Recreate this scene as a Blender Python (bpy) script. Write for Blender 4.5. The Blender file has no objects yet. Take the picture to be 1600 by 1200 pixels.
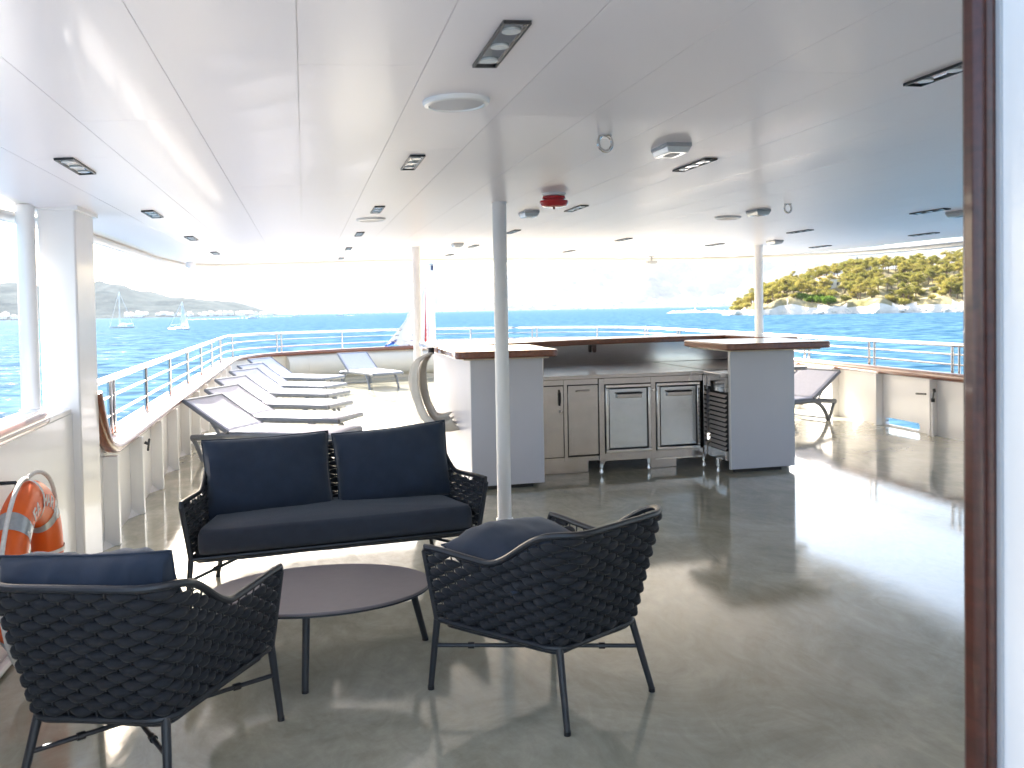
import bpy, math, random
from mathutils import Vector, Matrix, noise
R = math.radians
pi = math.pi
random.seed(7)
scene = bpy.context.scene
COL = scene.collection

# ------------------------------------------------------------------ camera
EYE = Vector((0, 0, 1.6))
right = Vector((0.97208113, -0.23399553, -0.01744597))
down = Vector((-0.02331036, -0.02231957, -0.9994791))
fwd = Vector((0.23348426, 0.97198144, -0.02715096))
cd = bpy.data.cameras.new("camera")
cd.sensor_width = 36.0
cd.lens = 1350 / 1600 * 36.0
cd.shift_y = (513 - 600) / 1600
cd.clip_start = 0.05
cd.clip_end = 60000
cd.dof.use_dof = True
cd.dof.focus_distance = 4.6
cd.dof.aperture_fstop = 5.0
cam = bpy.data.objects.new("camera", cd)
COL.objects.link(cam)
cam.matrix_world = Matrix(((right.x, -down.x, -fwd.x, 0), (right.y, -down.y, -fwd.y, 0),
                           (right.z, -down.z, -fwd.z, 1.6), (0, 0, 0, 1)))
scene.camera = cam

# ------------------------------------------------------------------ sky, sun, exposure
TO_SUN = Vector((-0.50, 1.62, 1.0)).normalized()
ELEV = math.asin(TO_SUN.z)
AZ = math.atan2(TO_SUN.x, TO_SUN.y)          # clockwise from +Y
w = bpy.data.worlds.new("World")
scene.world = w
w.use_nodes = True
wn, wl = w.node_tree.nodes, w.node_tree.links
bg = wn["Background"]
sky = wn.new("ShaderNodeTexSky")
sky.sky_type = 'NISHITA'
sky.sun_disc = False
sky.sun_elevation = ELEV
sky.sun_rotation = AZ
sky.air_density = 1.0
sky.dust_density = 3.0
sky.ozone_density = 0.6
wl.new(sky.outputs[0], bg.inputs[0])
bg.inputs[1].default_value = 0.105
sd = bpy.data.lights.new("sun", 'SUN')
sd.energy = 5.0
sd.angle = R(0.5)
sd.color = (1.0, 0.955, 0.89)
sun = bpy.data.objects.new("sun", sd)
COL.objects.link(sun)
sun.rotation_euler = TO_SUN.to_track_quat('Z', 'Y').to_euler()
vs = scene.view_settings
vs.view_transform = 'Standard'
vs.look = 'None'
vs.gamma = 1.0
vs.use_curve_mapping = False
vs.exposure = 2.68
cy = scene.cycles
cy.max_bounces = 12
cy.diffuse_bounces = 6
cy.glossy_bounces = 6
cy.transmission_bounces = 4
cy.volume_bounces = 1
cy.caustics_reflective = False
cy.caustics_refractive = False
cy.sample_clamp_indirect = 6.0
cy.use_denoising = True

# ------------------------------------------------------------------ materials
def nodes_of(name):
    m = bpy.data.materials.new(name)
    m.use_nodes = True
    return m, m.node_tree.nodes, m.node_tree.links, m.node_tree.nodes["Principled BSDF"]

def mat(name, col, rough=0.5, metal=0.0, coat=0.0, coat_r=0.05, sheen=0.0, var=0.12, vscale=3.0, detail=4.0,
        rvar=0.0, bump=0.0, bscale=40.0, stretch=(1, 1, 1), spec=0.5, col2=None, coords='Object', bdist=0.01):
    m, n, l, b = nodes_of(name)
    tc = n.new("ShaderNodeTexCoord")
    mp = n.new("ShaderNodeMapping")
    mp.inputs["Scale"].default_value = stretch
    l.new(tc.outputs[coords], mp.inputs[0])
    nz = n.new("ShaderNodeTexNoise")
    nz.inputs["Scale"].default_value = vscale
    nz.inputs["Detail"].default_value = detail
    nz.inputs["Roughness"].default_value = 0.6
    l.new(mp.outputs[0], nz.inputs[0])
    mx = n.new("ShaderNodeMix")
    mx.data_type = 'RGBA'
    c2 = col2 or tuple(min(1, c * (1 + var)) for c in col)
    c1 = col if col2 else tuple(c * (1 - var) for c in col)
    mx.inputs[6].default_value = (*c1, 1)
    mx.inputs[7].default_value = (*c2, 1)
    mr = n.new("ShaderNodeMapRange")
    mr.inputs[1].default_value = 0.3
    mr.inputs[2].default_value = 0.7
    l.new(nz.outputs[0], mr.inputs[0])
    l.new(mr.outputs[0], mx.inputs[0])
    l.new(mx.outputs[2], b.inputs["Base Color"])
    b.inputs["Metallic"].default_value = metal
    b.inputs["Coat Weight"].default_value = coat
    b.inputs["Coat Roughness"].default_value = coat_r
    b.inputs["Sheen Weight"].default_value = sheen
    b.inputs["Specular IOR Level"].default_value = spec
    if rvar:
        r2 = n.new("ShaderNodeMapRange")
        r2.inputs[1].default_value = 0.25
        r2.inputs[2].default_value = 0.75
        r2.inputs[3].default_value = max(0.02, rough - rvar)
        r2.inputs[4].default_value = rough + rvar
        l.new(nz.outputs[0], r2.inputs[0])
        l.new(r2.outputs[0], b.inputs["Roughness"])
    else:
        b.inputs["Roughness"].default_value = rough
    if bump:
        n2 = n.new("ShaderNodeTexNoise")
        n2.inputs["Scale"].default_value = bscale
        n2.inputs["Detail"].default_value = 5
        l.new(mp.outputs[0], n2.inputs[0])
        bp = n.new("ShaderNodeBump")
        bp.inputs["Strength"].default_value = bump
        bp.inputs["Distance"].default_value = bdist
        l.new(n2.outputs[0], bp.inputs["Height"])
        l.new(bp.outputs[0], b.inputs["Normal"])
    return m

M = {}
M['paint'] = mat("white_marine_paint", (0.86, 0.85, 0.85), 0.32, coat=0.3, coat_r=0.12, var=0.03, vscale=1.7, bump=0.06, bscale=5, bdist=0.03)
M['ceil'] = mat("gloss_ceiling_paint", (0.86, 0.81, 0.85), 0.34, coat=0.08, coat_r=0.06, var=0.006, vscale=0.9, rvar=0.0, bump=0.02, bscale=2.0, bdist=0.02, stretch=(1, 0.6, 1))
M['rim'] = mat("roof_rim_paint", (0.78, 0.76, 0.74), 0.3, var=0.03)
M['steel'] = mat("brushed_stainless", (0.52, 0.49, 0.475), 0.17, metal=1.0, var=0.03, vscale=3.0, rvar=0.05, bump=0.08, bscale=1.8, stretch=(1.0, 1.0, 0.5), bdist=0.02)
M['louvre'] = mat("louvre_steel", (0.62, 0.58, 0.55), 0.35, metal=0.25, var=0.05)
M['steeldoor'] = mat("fridge_door_steel", (0.60, 0.64, 0.68), 0.14, metal=1.0, var=0.04, vscale=2.0, rvar=0.03, bump=0.10, bscale=1.6, stretch=(1.0, 1.0, 0.6), bdist=0.03)
M['steelplain'] = mat("polished_stainless", (0.70, 0.68, 0.66), 0.14, metal=1.0, var=0.05, vscale=6)
M['steeldark'] = mat("shadow_gap_steel", (0.05, 0.045, 0.042), 0.5, var=0.1)
M['gasket'] = mat("black_gasket", (0.015, 0.015, 0.016), 0.5, var=0.1)
M['panelgrey'] = mat("bar_panel_laminate", (0.62, 0.62, 0.68), 0.38, var=0.02, vscale=2, bump=0.03, bscale=120)
M['frame'] = mat("powder_coated_aluminium", (0.020, 0.022, 0.027), 0.38, var=0.08, vscale=20, bump=0.05, bscale=400)
M['band'] = mat("padded_weave_band", (0.011, 0.012, 0.016), 0.85, sheen=0.06, var=0.18, vscale=60, bump=0.35, bscale=500, bdist=0.002)
M['navy'] = mat("navy_outdoor_fabric", (0.016, 0.026, 0.047), 0.9, sheen=0.18, var=0.12, vscale=14, bump=0.4, bscale=600, bdist=0.0015)
M['seat'] = mat("charcoal_seat_fabric", (0.027, 0.032, 0.045), 0.9, sheen=0.15, var=0.12, vscale=14, bump=0.4, bscale=600, bdist=0.0015)
M['table'] = mat("table_laminate", (0.175, 0.15, 0.155), 0.36, var=0.05, vscale=18, bump=0.03, bscale=300)
M['sling'] = mat("lounger_sling", (0.56, 0.56, 0.63), 0.75, var=0.05, vscale=30, bump=0.3, bscale=350, bdist=0.002)
M['resin'] = mat("lounger_resin", (0.17, 0.185, 0.21), 0.5, var=0.06, vscale=9)
M['black'] = mat("black_plastic", (0.012, 0.012, 0.014), 0.35, var=0.1)
M['spot'] = mat("black_mirror_lamp_plate", (0.02, 0.021, 0.025), 0.07, coat=1.0, coat_r=0.03, var=0.1, spec=0.8)
M['lens'] = mat("lamp_lens", (0.62, 0.66, 0.68), 0.15, coat=0.5, var=0.05, vscale=30)
M['speaker'] = mat("speaker_grille", (0.70, 0.68, 0.70), 0.5, var=0.03, bump=0.2, bscale=300)
M['red'] = mat("red_alarm_plastic", (0.50, 0.012, 0.02), 0.2, coat=0.6, var=0.05)
M['grey'] = mat("grey_plastic", (0.42, 0.43, 0.45), 0.4, var=0.05)
M['orange'] = mat("lifebuoy_orange", (0.85, 0.125, 0.008), 0.42, var=0.08, vscale=7, bump=0.15, bscale=12)
M['tape'] = mat("reflective_tape", (0.42, 0.44, 0.46), 0.3, metal=0.3, var=0.1, vscale=40)
M['rope'] = mat("white_rope", (0.72, 0.68, 0.64), 0.8, var=0.1, vscale=80, bump=0.5, bscale=250, bdist=0.003)
M['letter'] = mat("white_lettering", (0.85, 0.80, 0.74), 0.6, var=0.02)
M['canvas'] = mat("cream_canvas", (0.62, 0.58, 0.52), 0.85, var=0.08, vscale=6, bump=0.3, bscale=30, bdist=0.02)
M['flagw'] = mat("flag_white", (0.80, 0.80, 0.80), 0.8, var=0.02)
M['flagr'] = mat("flag_red", (0.55, 0.02, 0.025), 0.8, var=0.05)
M['flagb'] = mat("flag_blue", (0.02, 0.10, 0.42), 0.8, var=0.05)
M['lampblue'] = mat("dark_blue_lamp", (0.01, 0.03, 0.10), 0.4)
M['cream'] = mat("stern_cream_paint", (0.70, 0.62, 0.50), 0.4, var=0.04, vscale=1.5)
M['boatwhite'] = mat("boat_white", (0.82, 0.82, 0.82), 0.4, var=0.03)
M['sail'] = mat("sail_cloth", (0.82, 0.82, 0.80), 0.8, var=0.03)
M['rock'] = mat("limestone", (0.50, 0.45, 0.38), 0.95, col2=(0.72, 0.67, 0.58), vscale=0.09, detail=8, bump=0.9, bscale=0.35, bdist=1.0, stretch=(1, 1, 1.8), spec=0.0)
M['soil'] = mat("headland_scrub", (0.13, 0.12, 0.045), 1.0, col2=(0.36, 0.30, 0.19), vscale=0.09, detail=8, bump=0.8, bscale=0.4, bdist=1.0, spec=0.0)
M['hill'] = mat("hill_scrub", (0.026, 0.040, 0.042), 1.0, col2=(0.085, 0.098, 0.095), vscale=0.006, detail=10, bump=0.6, bscale=0.02, bdist=20, spec=0.0)
M['mount'] = mat("mountain_karst", (0.07, 0.085, 0.09), 1.0, col2=(0.22, 0.22, 0.22), vscale=0.0022, detail=10, bump=0.8, bscale=0.006, bdist=60, spec=0.0)
M['trunk'] = mat("pine_bark", (0.12, 0.075, 0.05), 0.95, var=0.25, vscale=2, bump=0.5, bscale=8, bdist=0.05)
M['house'] = mat("house_render", (0.82, 0.80, 0.76), 0.8, var=0.08, vscale=0.1)
M['tile'] = mat("roof_tile", (0.50, 0.30, 0.21), 0.85, var=0.15, vscale=0.5)
M['hull'] = mat("hull_paint", (0.75, 0.76, 0.78), 0.3, var=0.03)

def leafmat(name, c1, c2):
    m, n, l, b = nodes_of(name)
    oi = n.new("ShaderNodeObjectInfo")
    ge = n.new("ShaderNodeNewGeometry")
    mx = n.new("ShaderNodeMix"); mx.data_type = 'RGBA'
    mx.inputs[6].default_value = (*c1, 1); mx.inputs[7].default_value = (*c2, 1)
    ad = n.new("ShaderNodeMath"); ad.operation = 'ADD'
    ml = n.new("ShaderNodeMath"); ml.operation = 'MULTIPLY'; ml.inputs[1].default_value = 0.5
    l.new(oi.outputs["Random"], ad.inputs[0]); l.new(ge.outputs["Random Per Island"], ad.inputs[1])
    l.new(ad.outputs[0], ml.inputs[0]); l.new(ml.outputs[0], mx.inputs[0])
    l.new(mx.outputs[2], b.inputs["Base Color"])
    b.inputs["Roughness"].default_value = 0.75
    b.inputs["Specular IOR Level"].default_value = 0.2
    tr = n.new("ShaderNodeBsdfTranslucent")
    l.new(mx.outputs[2], tr.inputs[0])
    ms = n.new("ShaderNodeMixShader"); ms.inputs[0].default_value = 0.5
    l.new(b.outputs[0], ms.inputs[1]); l.new(tr.outputs[0], ms.inputs[2])
    l.new(ms.outputs[0], n["Material Output"].inputs[0])
    return m
M['pine'] = leafmat("pine_needles", (0.14, 0.155, 0.03), (0.34, 0.275, 0.065))
M['bush'] = leafmat("fresh_green_leaves", (0.06, 0.13, 0.012), (0.12, 0.19, 0.02))
M['cyp'] = leafmat("cypress_green", (0.02, 0.05, 0.02), (0.05, 0.08, 0.03))

def wood(name, c1, c2, rough=0.3):
    m, n, l, b = nodes_of(name)
    tc = n.new("ShaderNodeTexCoord"); mp = n.new("ShaderNodeMapping")
    mp.inputs["Scale"].default_value = (30, 1.5, 30)
    l.new(tc.outputs["Object"], mp.inputs[0])
    nz = n.new("ShaderNodeTexNoise"); nz.inputs["Scale"].default_value = 1.6; nz.inputs["Detail"].default_value = 7
    nz.inputs["Distortion"].default_value = 0.8
    l.new(mp.outputs[0], nz.inputs[0])
    rp = n.new("ShaderNodeValToRGB")
    rp.color_ramp.elements[0].position = 0.3; rp.color_ramp.elements[0].color = (*c1, 1)
    rp.color_ramp.elements[1].position = 0.7; rp.color_ramp.elements[1].color = (*c2, 1)
    l.new(nz.outputs[0], rp.inputs[0]); l.new(rp.outputs[0], b.inputs["Base Color"])
    b.inputs["Roughness"].default_value = rough
    b.inputs["Coat Weight"].default_value = 1.0
    b.inputs["Coat Roughness"].default_value = 0.06
    return m
M['wood'] = wood("varnished_teak", (0.14, 0.036, 0.014), (0.24, 0.07, 0.028))
M['wooddark'] = wood("dark_varnished_mahogany", (0.040, 0.010, 0.006), (0.075, 0.018, 0.011), 0.35)
M['wooddark'].node_tree.nodes["Principled BSDF"].inputs["Coat Weight"].default_value = 0.35

def deck_material():
    m, n, l, b = nodes_of("deck_coating")
    tc = n.new("ShaderNodeTexCoord")
    def nz(scale, detail, st=(1, 1, 1), rough=0.6, dist=0.0):
        mp = n.new("ShaderNodeMapping"); mp.inputs["Scale"].default_value = st
        mp.inputs["Rotation"].default_value = (0, 0, R(18))
        l.new(tc.outputs["Object"], mp.inputs[0])
        k = n.new("ShaderNodeTexNoise"); k.inputs["Scale"].default_value = scale
        k.inputs["Detail"].default_value = detail; k.inputs["Roughness"].default_value = rough
        k.inputs["Distortion"].default_value = dist
        l.new(mp.outputs[0], k.inputs[0])
        return k
    a = nz(1.1, 8, rough=0.7, dist=1.4); c = nz(5.5, 9, (1, 0.5, 1), 0.72, 2.4); d = nz(1.3, 4, (1, .7, 1), 0.6, .5)
    rp = n.new("ShaderNodeValToRGB")
    rp.color_ramp.elements[0].position = 0.3; rp.color_ramp.elements[0].color = (0.42, 0.40, 0.295, 1)
    rp.color_ramp.elements[1].position = 0.72; rp.color_ramp.elements[1].color = (0.72, 0.68, 0.54, 1)
    l.new(a.outputs[0], rp.inputs[0])
    mx = n.new("ShaderNodeMix"); mx.data_type = 'RGBA'; mx.blend_type = 'MULTIPLY'; mx.inputs[0].default_value = 0.5
    l.new(rp.outputs[0], mx.inputs[6]); l.new(c.outputs[0], mx.inputs[7])
    l.new(mx.outputs[2], b.inputs["Base Color"])
    mr = n.new("ShaderNodeMapRange")
    mr.inputs[1].default_value = 0.35; mr.inputs[2].default_value = 0.72
    mr.inputs[3].default_value = 0.025; mr.inputs[4].default_value = 0.15
    l.new(c.outputs[0], mr.inputs[0]); l.new(mr.outputs[0], b.inputs["Roughness"])
    bp = n.new("ShaderNodeBump"); bp.inputs["Strength"].default_value = 0.045; bp.inputs["Distance"].default_value = 0.006
    e_ = nz(7.0, 8, (1, 0.45, 1), 0.72, 2.2)
    l.new(e_.outputs[0], bp.inputs["Height"])
    b2 = n.new("ShaderNodeBump"); b2.inputs["Strength"].default_value = 0.012; b2.inputs["Distance"].default_value = 0.04
    l.new(d.outputs[0], b2.inputs["Height"]); l.new(bp.outputs[0], b2.inputs["Normal"])
    l.new(b2.outputs[0], b.inputs["Normal"])
    b.inputs["Coat Weight"].default_value = 0.28; b.inputs["Coat Roughness"].default_value = 0.02
    l.new(b2.outputs[0], b.inputs["Coat Normal"])
    return m
M['deck'] = deck_material()

def sea_material():
    m, n, l, b = nodes_of("sea_water")
    tc = n.new("ShaderNodeTexCoord")
    mp = n.new("ShaderNodeMapping"); mp.inputs["Scale"].default_value = (1, 1.25, 1); mp.inputs["Rotation"].default_value = (0, 0, R(25))
    l.new(tc.outputs["Object"], mp.inputs[0])
    prev = None
    for sc, st, ds, det in ((0.55, 0.55, 0.35, 3), (0.11, 0.7, 1.4, 4), (0.022, 0.6, 5.0, 4)):
        k = n.new("ShaderNodeTexNoise"); k.inputs["Scale"].default_value = sc; k.inputs["Detail"].default_value = det
        k.inputs["Distortion"].default_value = 0.4
        l.new(mp.outputs[0], k.inputs[0])
        bp = n.new("ShaderNodeBump"); bp.inputs["Strength"].default_value = st; bp.inputs["Distance"].default_value = ds
        l.new(k.outputs[0], bp.inputs["Height"])
        if prev: l.new(prev.outputs[0], bp.inputs["Normal"])
        prev = bp
    l.new(prev.outputs[0], b.inputs["Normal"])
    k = n.new("ShaderNodeTexNoise"); k.inputs["Scale"].default_value = 0.42; k.inputs["Detail"].default_value = 7; k.inputs["Distortion"].default_value = 0.5
    l.new(mp.outputs[0], k.inputs[0])
    rp = n.new("ShaderNodeValToRGB")
    rp.color_ramp.elements[0].position = 0.35; rp.color_ramp.elements[0].color = (0.012, 0.046, 0.088, 1)
    rp.color_ramp.elements[1].position = 0.68; rp.color_ramp.elements[1].color = (0.075, 0.15, 0.215, 1)
    l.new(k.outputs[0], rp.inputs[0]); l.new(rp.outputs[0], b.inputs["Base Color"])
    b.inputs["Roughness"].default_value = 0.2
    b.inputs["IOR"].default_value = 1.33
    b.inputs["Specular IOR Level"].default_value = 0.0
    gl = n.new("ShaderNodeBsdfGlossy"); gl.inputs["Roughness"].default_value = 0.22
    l.new(prev.outputs[0], gl.inputs["Normal"])
    ms = n.new("ShaderNodeMixShader"); ms.inputs[0].default_value = 0.006
    l.new(b.outputs[0], ms.inputs[1]); l.new(gl.outputs[0], ms.inputs[2])
    l.new(ms.outputs[0], n["Material Output"].inputs[0])
    return m
M['sea'] = sea_material()

# ------------------------------------------------------------------ mesh helpers
class MB:
    def __init__(s):
        s.v, s.f = [], []
    def add(s, vs, fs):
        o = len(s.v)
        s.v += [tuple(p) for p in vs]
        s.f += [tuple(i + o for i in q) for q in fs]
        return s
    def box(s, x0, x1, y0, y1, z0, z1):
        return s.add([(x0, y0, z0), (x1, y0, z0), (x1, y1, z0), (x0, y1, z0), (x0, y0, z1), (x1, y0, z1), (x1, y1, z1), (x0, y1, z1)],
                     [(0, 3, 2, 1), (4, 5, 6, 7), (0, 1, 5, 4), (1, 2, 6, 5), (2, 3, 7, 6), (3, 0, 4, 7)])
    def tube(s, path, r, n=10, closed=False, flat=1.0, up=(0, 0, 1), cap=True):
        P = [Vector(p) for p in path]
        k = len(P)
        rs = r if isinstance(r, (list, tuple)) else [r] * k
        vs, fs = [], []
        U = Vector(up)
        last = None
        for i, p in enumerate(P):
            if closed: t = P[(i + 1) % k] - P[i - 1]
            else: t = P[min(i + 1, k - 1)] - P[max(i - 1, 0)]
            t.normalize()
            ref = U if abs(t.dot(U)) < 0.95 else (last if last is not None else Vector((1, 0, 0)))
            a = t.cross(ref)
            if a.length < 1e-6: a = t.cross(Vector((0, 1, 0)))
            a.normalize()
            b = a.cross(t).normalized()
            last = b
            for j in range(n):
                an = 2 * pi * j / n
                vs.append(p + a * (math.cos(an) * rs[i]) + b * (math.sin(an) * rs[i] * flat))
        m = k if closed else k - 1
        for i in range(m):
            for j in range(n):
                i2, j2 = (i + 1) % k, (j + 1) % n
                fs.append((i * n + j, i * n + j2, i2 * n + j2, i2 * n + j))
        if not closed and cap:
            fs.append(tuple(range(n - 1, -1, -1)))
            fs.append(tuple((k - 1) * n + j for j in range(n)))
        return s.add(vs, fs)
    def lathe(s, prof, n=24, M4=None):
        vs, fs = [], []
        k = len(prof)
        for j in range(n):
            an = 2 * pi * j / n
            for (r, z) in prof:
                p = Vector((r * math.cos(an), r * math.sin(an), z))
                vs.append(M4 @ p if M4 else p)
        for j in range(n):
            j2 = (j + 1) % n
            for i in range(k - 1):
                fs.append((j * k + i, j2 * k + i, j2 * k + i + 1, j * k + i + 1))
        return s.add(vs, fs)
    def sweep(s, prof, path, closed_prof=True):
        # prof: (n, z) offsets; n to the left of travel... path: list of (x,y,z)
        P = [Vector(p) for p in path]
        k, q = len(P), len(prof)
        vs, fs = [], []
        for i, p in enumerate(P):
            t = P[min(i + 1, k - 1)] - P[max(i - 1, 0)]
            t.z = 0
            t.normalize()
            nn = Vector((t.y, -t.x, 0))
            for (a, z) in prof:
                vs.append(p + nn * a + Vector((0, 0, z)))
        for i in range(k - 1):
            for j in range(q if closed_prof else q - 1):
                j2 = (j + 1) % q
                fs.append((i * q + j, (i + 1) * q + j, (i + 1) * q + j2, i * q + j2))
        if closed_prof:
            fs.append(tuple(range(q)))
            fs.append(tuple((k - 1) * q + j for j in range(q - 1, -1, -1)))
        return s.add(vs, fs)
    def grid(s, fn, nu, nv):
        vs = [fn(i / nu, j / nv) for i in range(nu + 1) for j in range(nv + 1)]
        fs = [(i * (nv + 1) + j, (i + 1) * (nv + 1) + j, (i + 1) * (nv + 1) + j + 1, i * (nv + 1) + j + 1) for i in range(nu) for j in range(nv)]
        return s.add(vs, fs)
    def poly_prism(s, pts, z0, z1):
        k = len(pts)
        vs = [(x, y, z0) for x, y in pts] + [(x, y, z1) for x, y in pts]
        fs = [tuple(range(k - 1, -1, -1)), tuple(range(k, 2 * k))] + [(i, (i + 1) % k, (i + 1) % k + k, i + k) for i in range(k)]
        return s.add(vs, fs)
    def xform(s, M4, start=0):
        s.v = s.v[:start] + [tuple(M4 @ Vector(p)) for p in s.v[start:]]
        return s
    def mesh(s, name, m=None, smooth=True, angle=35):
        me = bpy.data.meshes.new(name)
        me.from_pydata(s.v, [], s.f)
        me.validate()
        if smooth:
            me.shade_smooth()
            me.set_sharp_from_angle(angle=R(angle))
        if m: me.materials.append(m)
        me.update()
        return me
    def build(s, name, m, parent=None, bevel=0.0, smooth=True, angle=35, loc=None):
        me = s.mesh(name, m, smooth, angle)
        import_bmesh_fix(me)
        o = bpy.data.objects.new(name, me)
        COL.objects.link(o)
        if parent: o.parent = parent
        if loc: o.location = loc
        if bevel:
            bv = o.modifiers.new("bevel", 'BEVEL')
            bv.width = bevel; bv.segments = 2; bv.limit_method = 'ANGLE'; bv.angle_limit = R(40)
        return o

import bmesh
def import_bmesh_fix(me):
    bm = bmesh.new(); bm.from_mesh(me)
    bmesh.ops.recalc_face_normals(bm, faces=bm.faces)
    bm.to_mesh(me); bm.free()

def empty(name, loc=(0, 0, 0), rz=0.0):
    o = bpy.data.objects.new(name, None)
    COL.objects.link(o)
    o.location = loc
    o.rotation_euler = (0, 0, rz)
    o.empty_display_size = 0.1
    return o
def tag(o, label=None, cat=None, group=None, kind=None):
    if label: o["label"] = label
    if cat: o["category"] = cat
    if group: o["group"] = group
    if kind: o["kind"] = kind
    return o
KIDS = {}
def children(o):
    return [c for c in COL.objects if c.parent is o]
def copy_tree(o, parent=None):
    kids = children(o)
    c = o.copy()
    COL.objects.link(c)
    c.parent = parent
    for ch in kids: copy_tree(ch, c)
    return c
def sm(a, b, x):
    t = max(0, min(1, (x - a) / (b - a)))
    return t * t * (3 - 2 * t)
def catmull(pts, k=6):
    P = [Vector(p) for p in pts]
    out = []
    for i in range(len(P) - 1):
        p0, p1, p2, p3 = P[max(i - 1, 0)], P[i], P[i + 1], P[min(i + 2, len(P) - 1)]
        for j in range(k):
            t = j / k
            out.append(0.5 * ((2 * p1) + (p2 - p0) * t + (2 * p0 - 5 * p1 + 4 * p2 - p3) * t * t + (3 * p1 - p0 - 3 * p2 + p3) * t ** 3))
    out.append(P[-1])
    return out

# ------------------------------------------------------------------ setting: sea and terrain
TILT = -0.0060
SEA0 = -2.9
def sea_z(y): return SEA0 + TILT * y
S = 26000
sea = MB().grid(lambda u, v: (-S + 2 * S * u, -S + 2 * S * v, sea_z(-S + 2 * S * v)), 8, 8).build("sea", M['sea'])
tag(sea, kind="structure")

def bearing(px):           # X/Y ratio for a column of the photograph at the horizon, used only to size the far shores
    d = right * (px - 800) + fwd * 1350 + down * (-30.5 - 0.0206 * (px - 900))
    return math.atan2(d.x, d.y)
def ridge(name, material, a0, a1, d0, depth, prof, nseg, nd, amp, nscale, seed, kind="structure"):
    def fn(u, v):
        a = a0 + (a1 - a0) * u
        d = d0 + depth * v
        x, y = d * math.sin(a), d * math.cos(a)
        h = prof(u)
        sh = math.sin(min(1, v * 1.35) * pi / 2) if v < 0.74 else math.cos((v - 0.74) / 0.26 * pi / 2)
        nval = noise.fractal(Vector((x * nscale + seed, y * nscale, seed)), 1.0, 2.1, 6)
        z = sea_z(y) + max(0, h * sh * (1 + 0.25 * nval) + amp * nval * min(1, v * 6) * (0.25 + h / 200)) + (-2 if v == 0 else 1.0)
        return (x, y, z)
    o = MB().grid(fn, nseg, nd).build(name, material, angle=180)
    tag(o, kind=kind)
    SURF[name] = fn
    return o
SURF = {}
def lerp_table(tab):
    def f(x):
        if x <= tab[0][0]: return tab[0][1]
        for (a, b), (c, d) in zip(tab, tab[1:]):
            if x <= c: return b + (d - b) * (x - a) / (c - a)
        return tab[-1][1]
    return f
def pxtab(tab, a0, a1):
    return lerp_table([((bearing(p) - a0) / (a1 - a0), h) for p, h in tab])
# wooded hill on the left, about 4.6 km off
A0, A1 = bearing(-420), bearing(436)
hillL = ridge("hill", M['hill'], A0, A1, 4500, 1900, pxtab([(-420, 210), (-150, 235), (0, 205), (130, 196), (180, 188), (240, 140), (330, 105), (400, 48), (436, 3)], A0, A1), 160, 40, 9, 0.003, 3.1)
A0m, A1m = bearing(300), bearing(1700)
mount = ridge("mountains", M['mount'], A0m, A1m, 9500, 5200, pxtab([(300, 90), (430, 190), (560, 300), (700, 420), (820, 520), (940, 640), (1080, 720), (1250, 760), (1500, 700), (1700, 600)], A0m, A1m), 220, 50, 70, 0.0011, 9.7)

# ------------------------------------------------------------------ setting: deck, hull, roof
# port bulwark X=-1.38, starboard X=7.05, rounded stern near Y=19.9
XP, XS = -1.355, 7.09
stern = catmull([(XP, 16.6, 0), (-1.28, 17.7, 0), (-0.75, 18.65, 0), (0.3, 19.3, 0), (1.5, 19.68, 0), (2.83, 19.8, 0), (4.2, 19.68, 0), (5.4, 19.3, 0), (6.4, 18.65, 0), (6.95, 17.7, 0), (XS, 16.6, 0)], 8)
deck_out = [(XP - .03, -7), (XP - .03, 16.6)] + [(p.x, p.y + .03) for p in stern[1:-1]] + [(XS + .03, 16.6), (XS + .03, -7)]
deck_mb = MB()
k = len(deck_out)
deck = deck_mb.poly_prism(list(reversed(deck_out)), -0.12, 0.0).build("deck", M['deck'], smooth=False)
tag(deck, kind="structure")
hull_o = [(x + (-.22 if x < 2.83 else .22), y + (.2 if y > 16 else 0)) for x, y in deck_out]
hmb = MB()
n_ = len(hull_o)
hmb.add([(x, y, -0.15) for x, y in hull_o] + [(2.83 + (x - 2.83) * .9, y - (.8 if y > 0 else 0), -3.6) for x, y in hull_o],
        [(i, (i + 1) % n_, (i + 1) % n_ + n_, i + n_) for i in range(n_)] + [tuple(range(n_))])
hull = hmb.build("hull", M['hull'])
tag(hull, kind="structure")

def zc(x): return 2.375 - (0.0085 if x < 2.83 else 0.0045) * (x - 2.83) ** 2
roof_pts = catmull([(-1.64, 1.36, 0), (-1.64, 4.5, 0), (-1.64, 6.5, 0), (-1.64, 9.3, 0), (-1.63, 10.85, 0), (-1.45, 12.4, 0), (-0.9, 13.2, 0), (0.1, 13.8, 0), (1.5, 14.05, 0), (2.83, 14.1, 0), (4.2, 14.05, 0), (5.5, 13.8, 0), (6.4, 13.2, 0), (7.05, 12.3, 0), (7.34, 11.0, 0), (7.38, 9.3, 0), (7.38, 1.36, 0)], 6)
def roof_y(x):
    best = 0
    for a, b in zip(roof_pts, roof_pts[1:]):
        lo, hi = min(a.x, b.x), max(a.x, b.x)
        if lo <= x <= hi and hi - lo > 1e-5: best = max(best, a.y + (b.y - a.y) * (x - a.x) / (b.x - a.x))
    return best if best else 9.0
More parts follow.
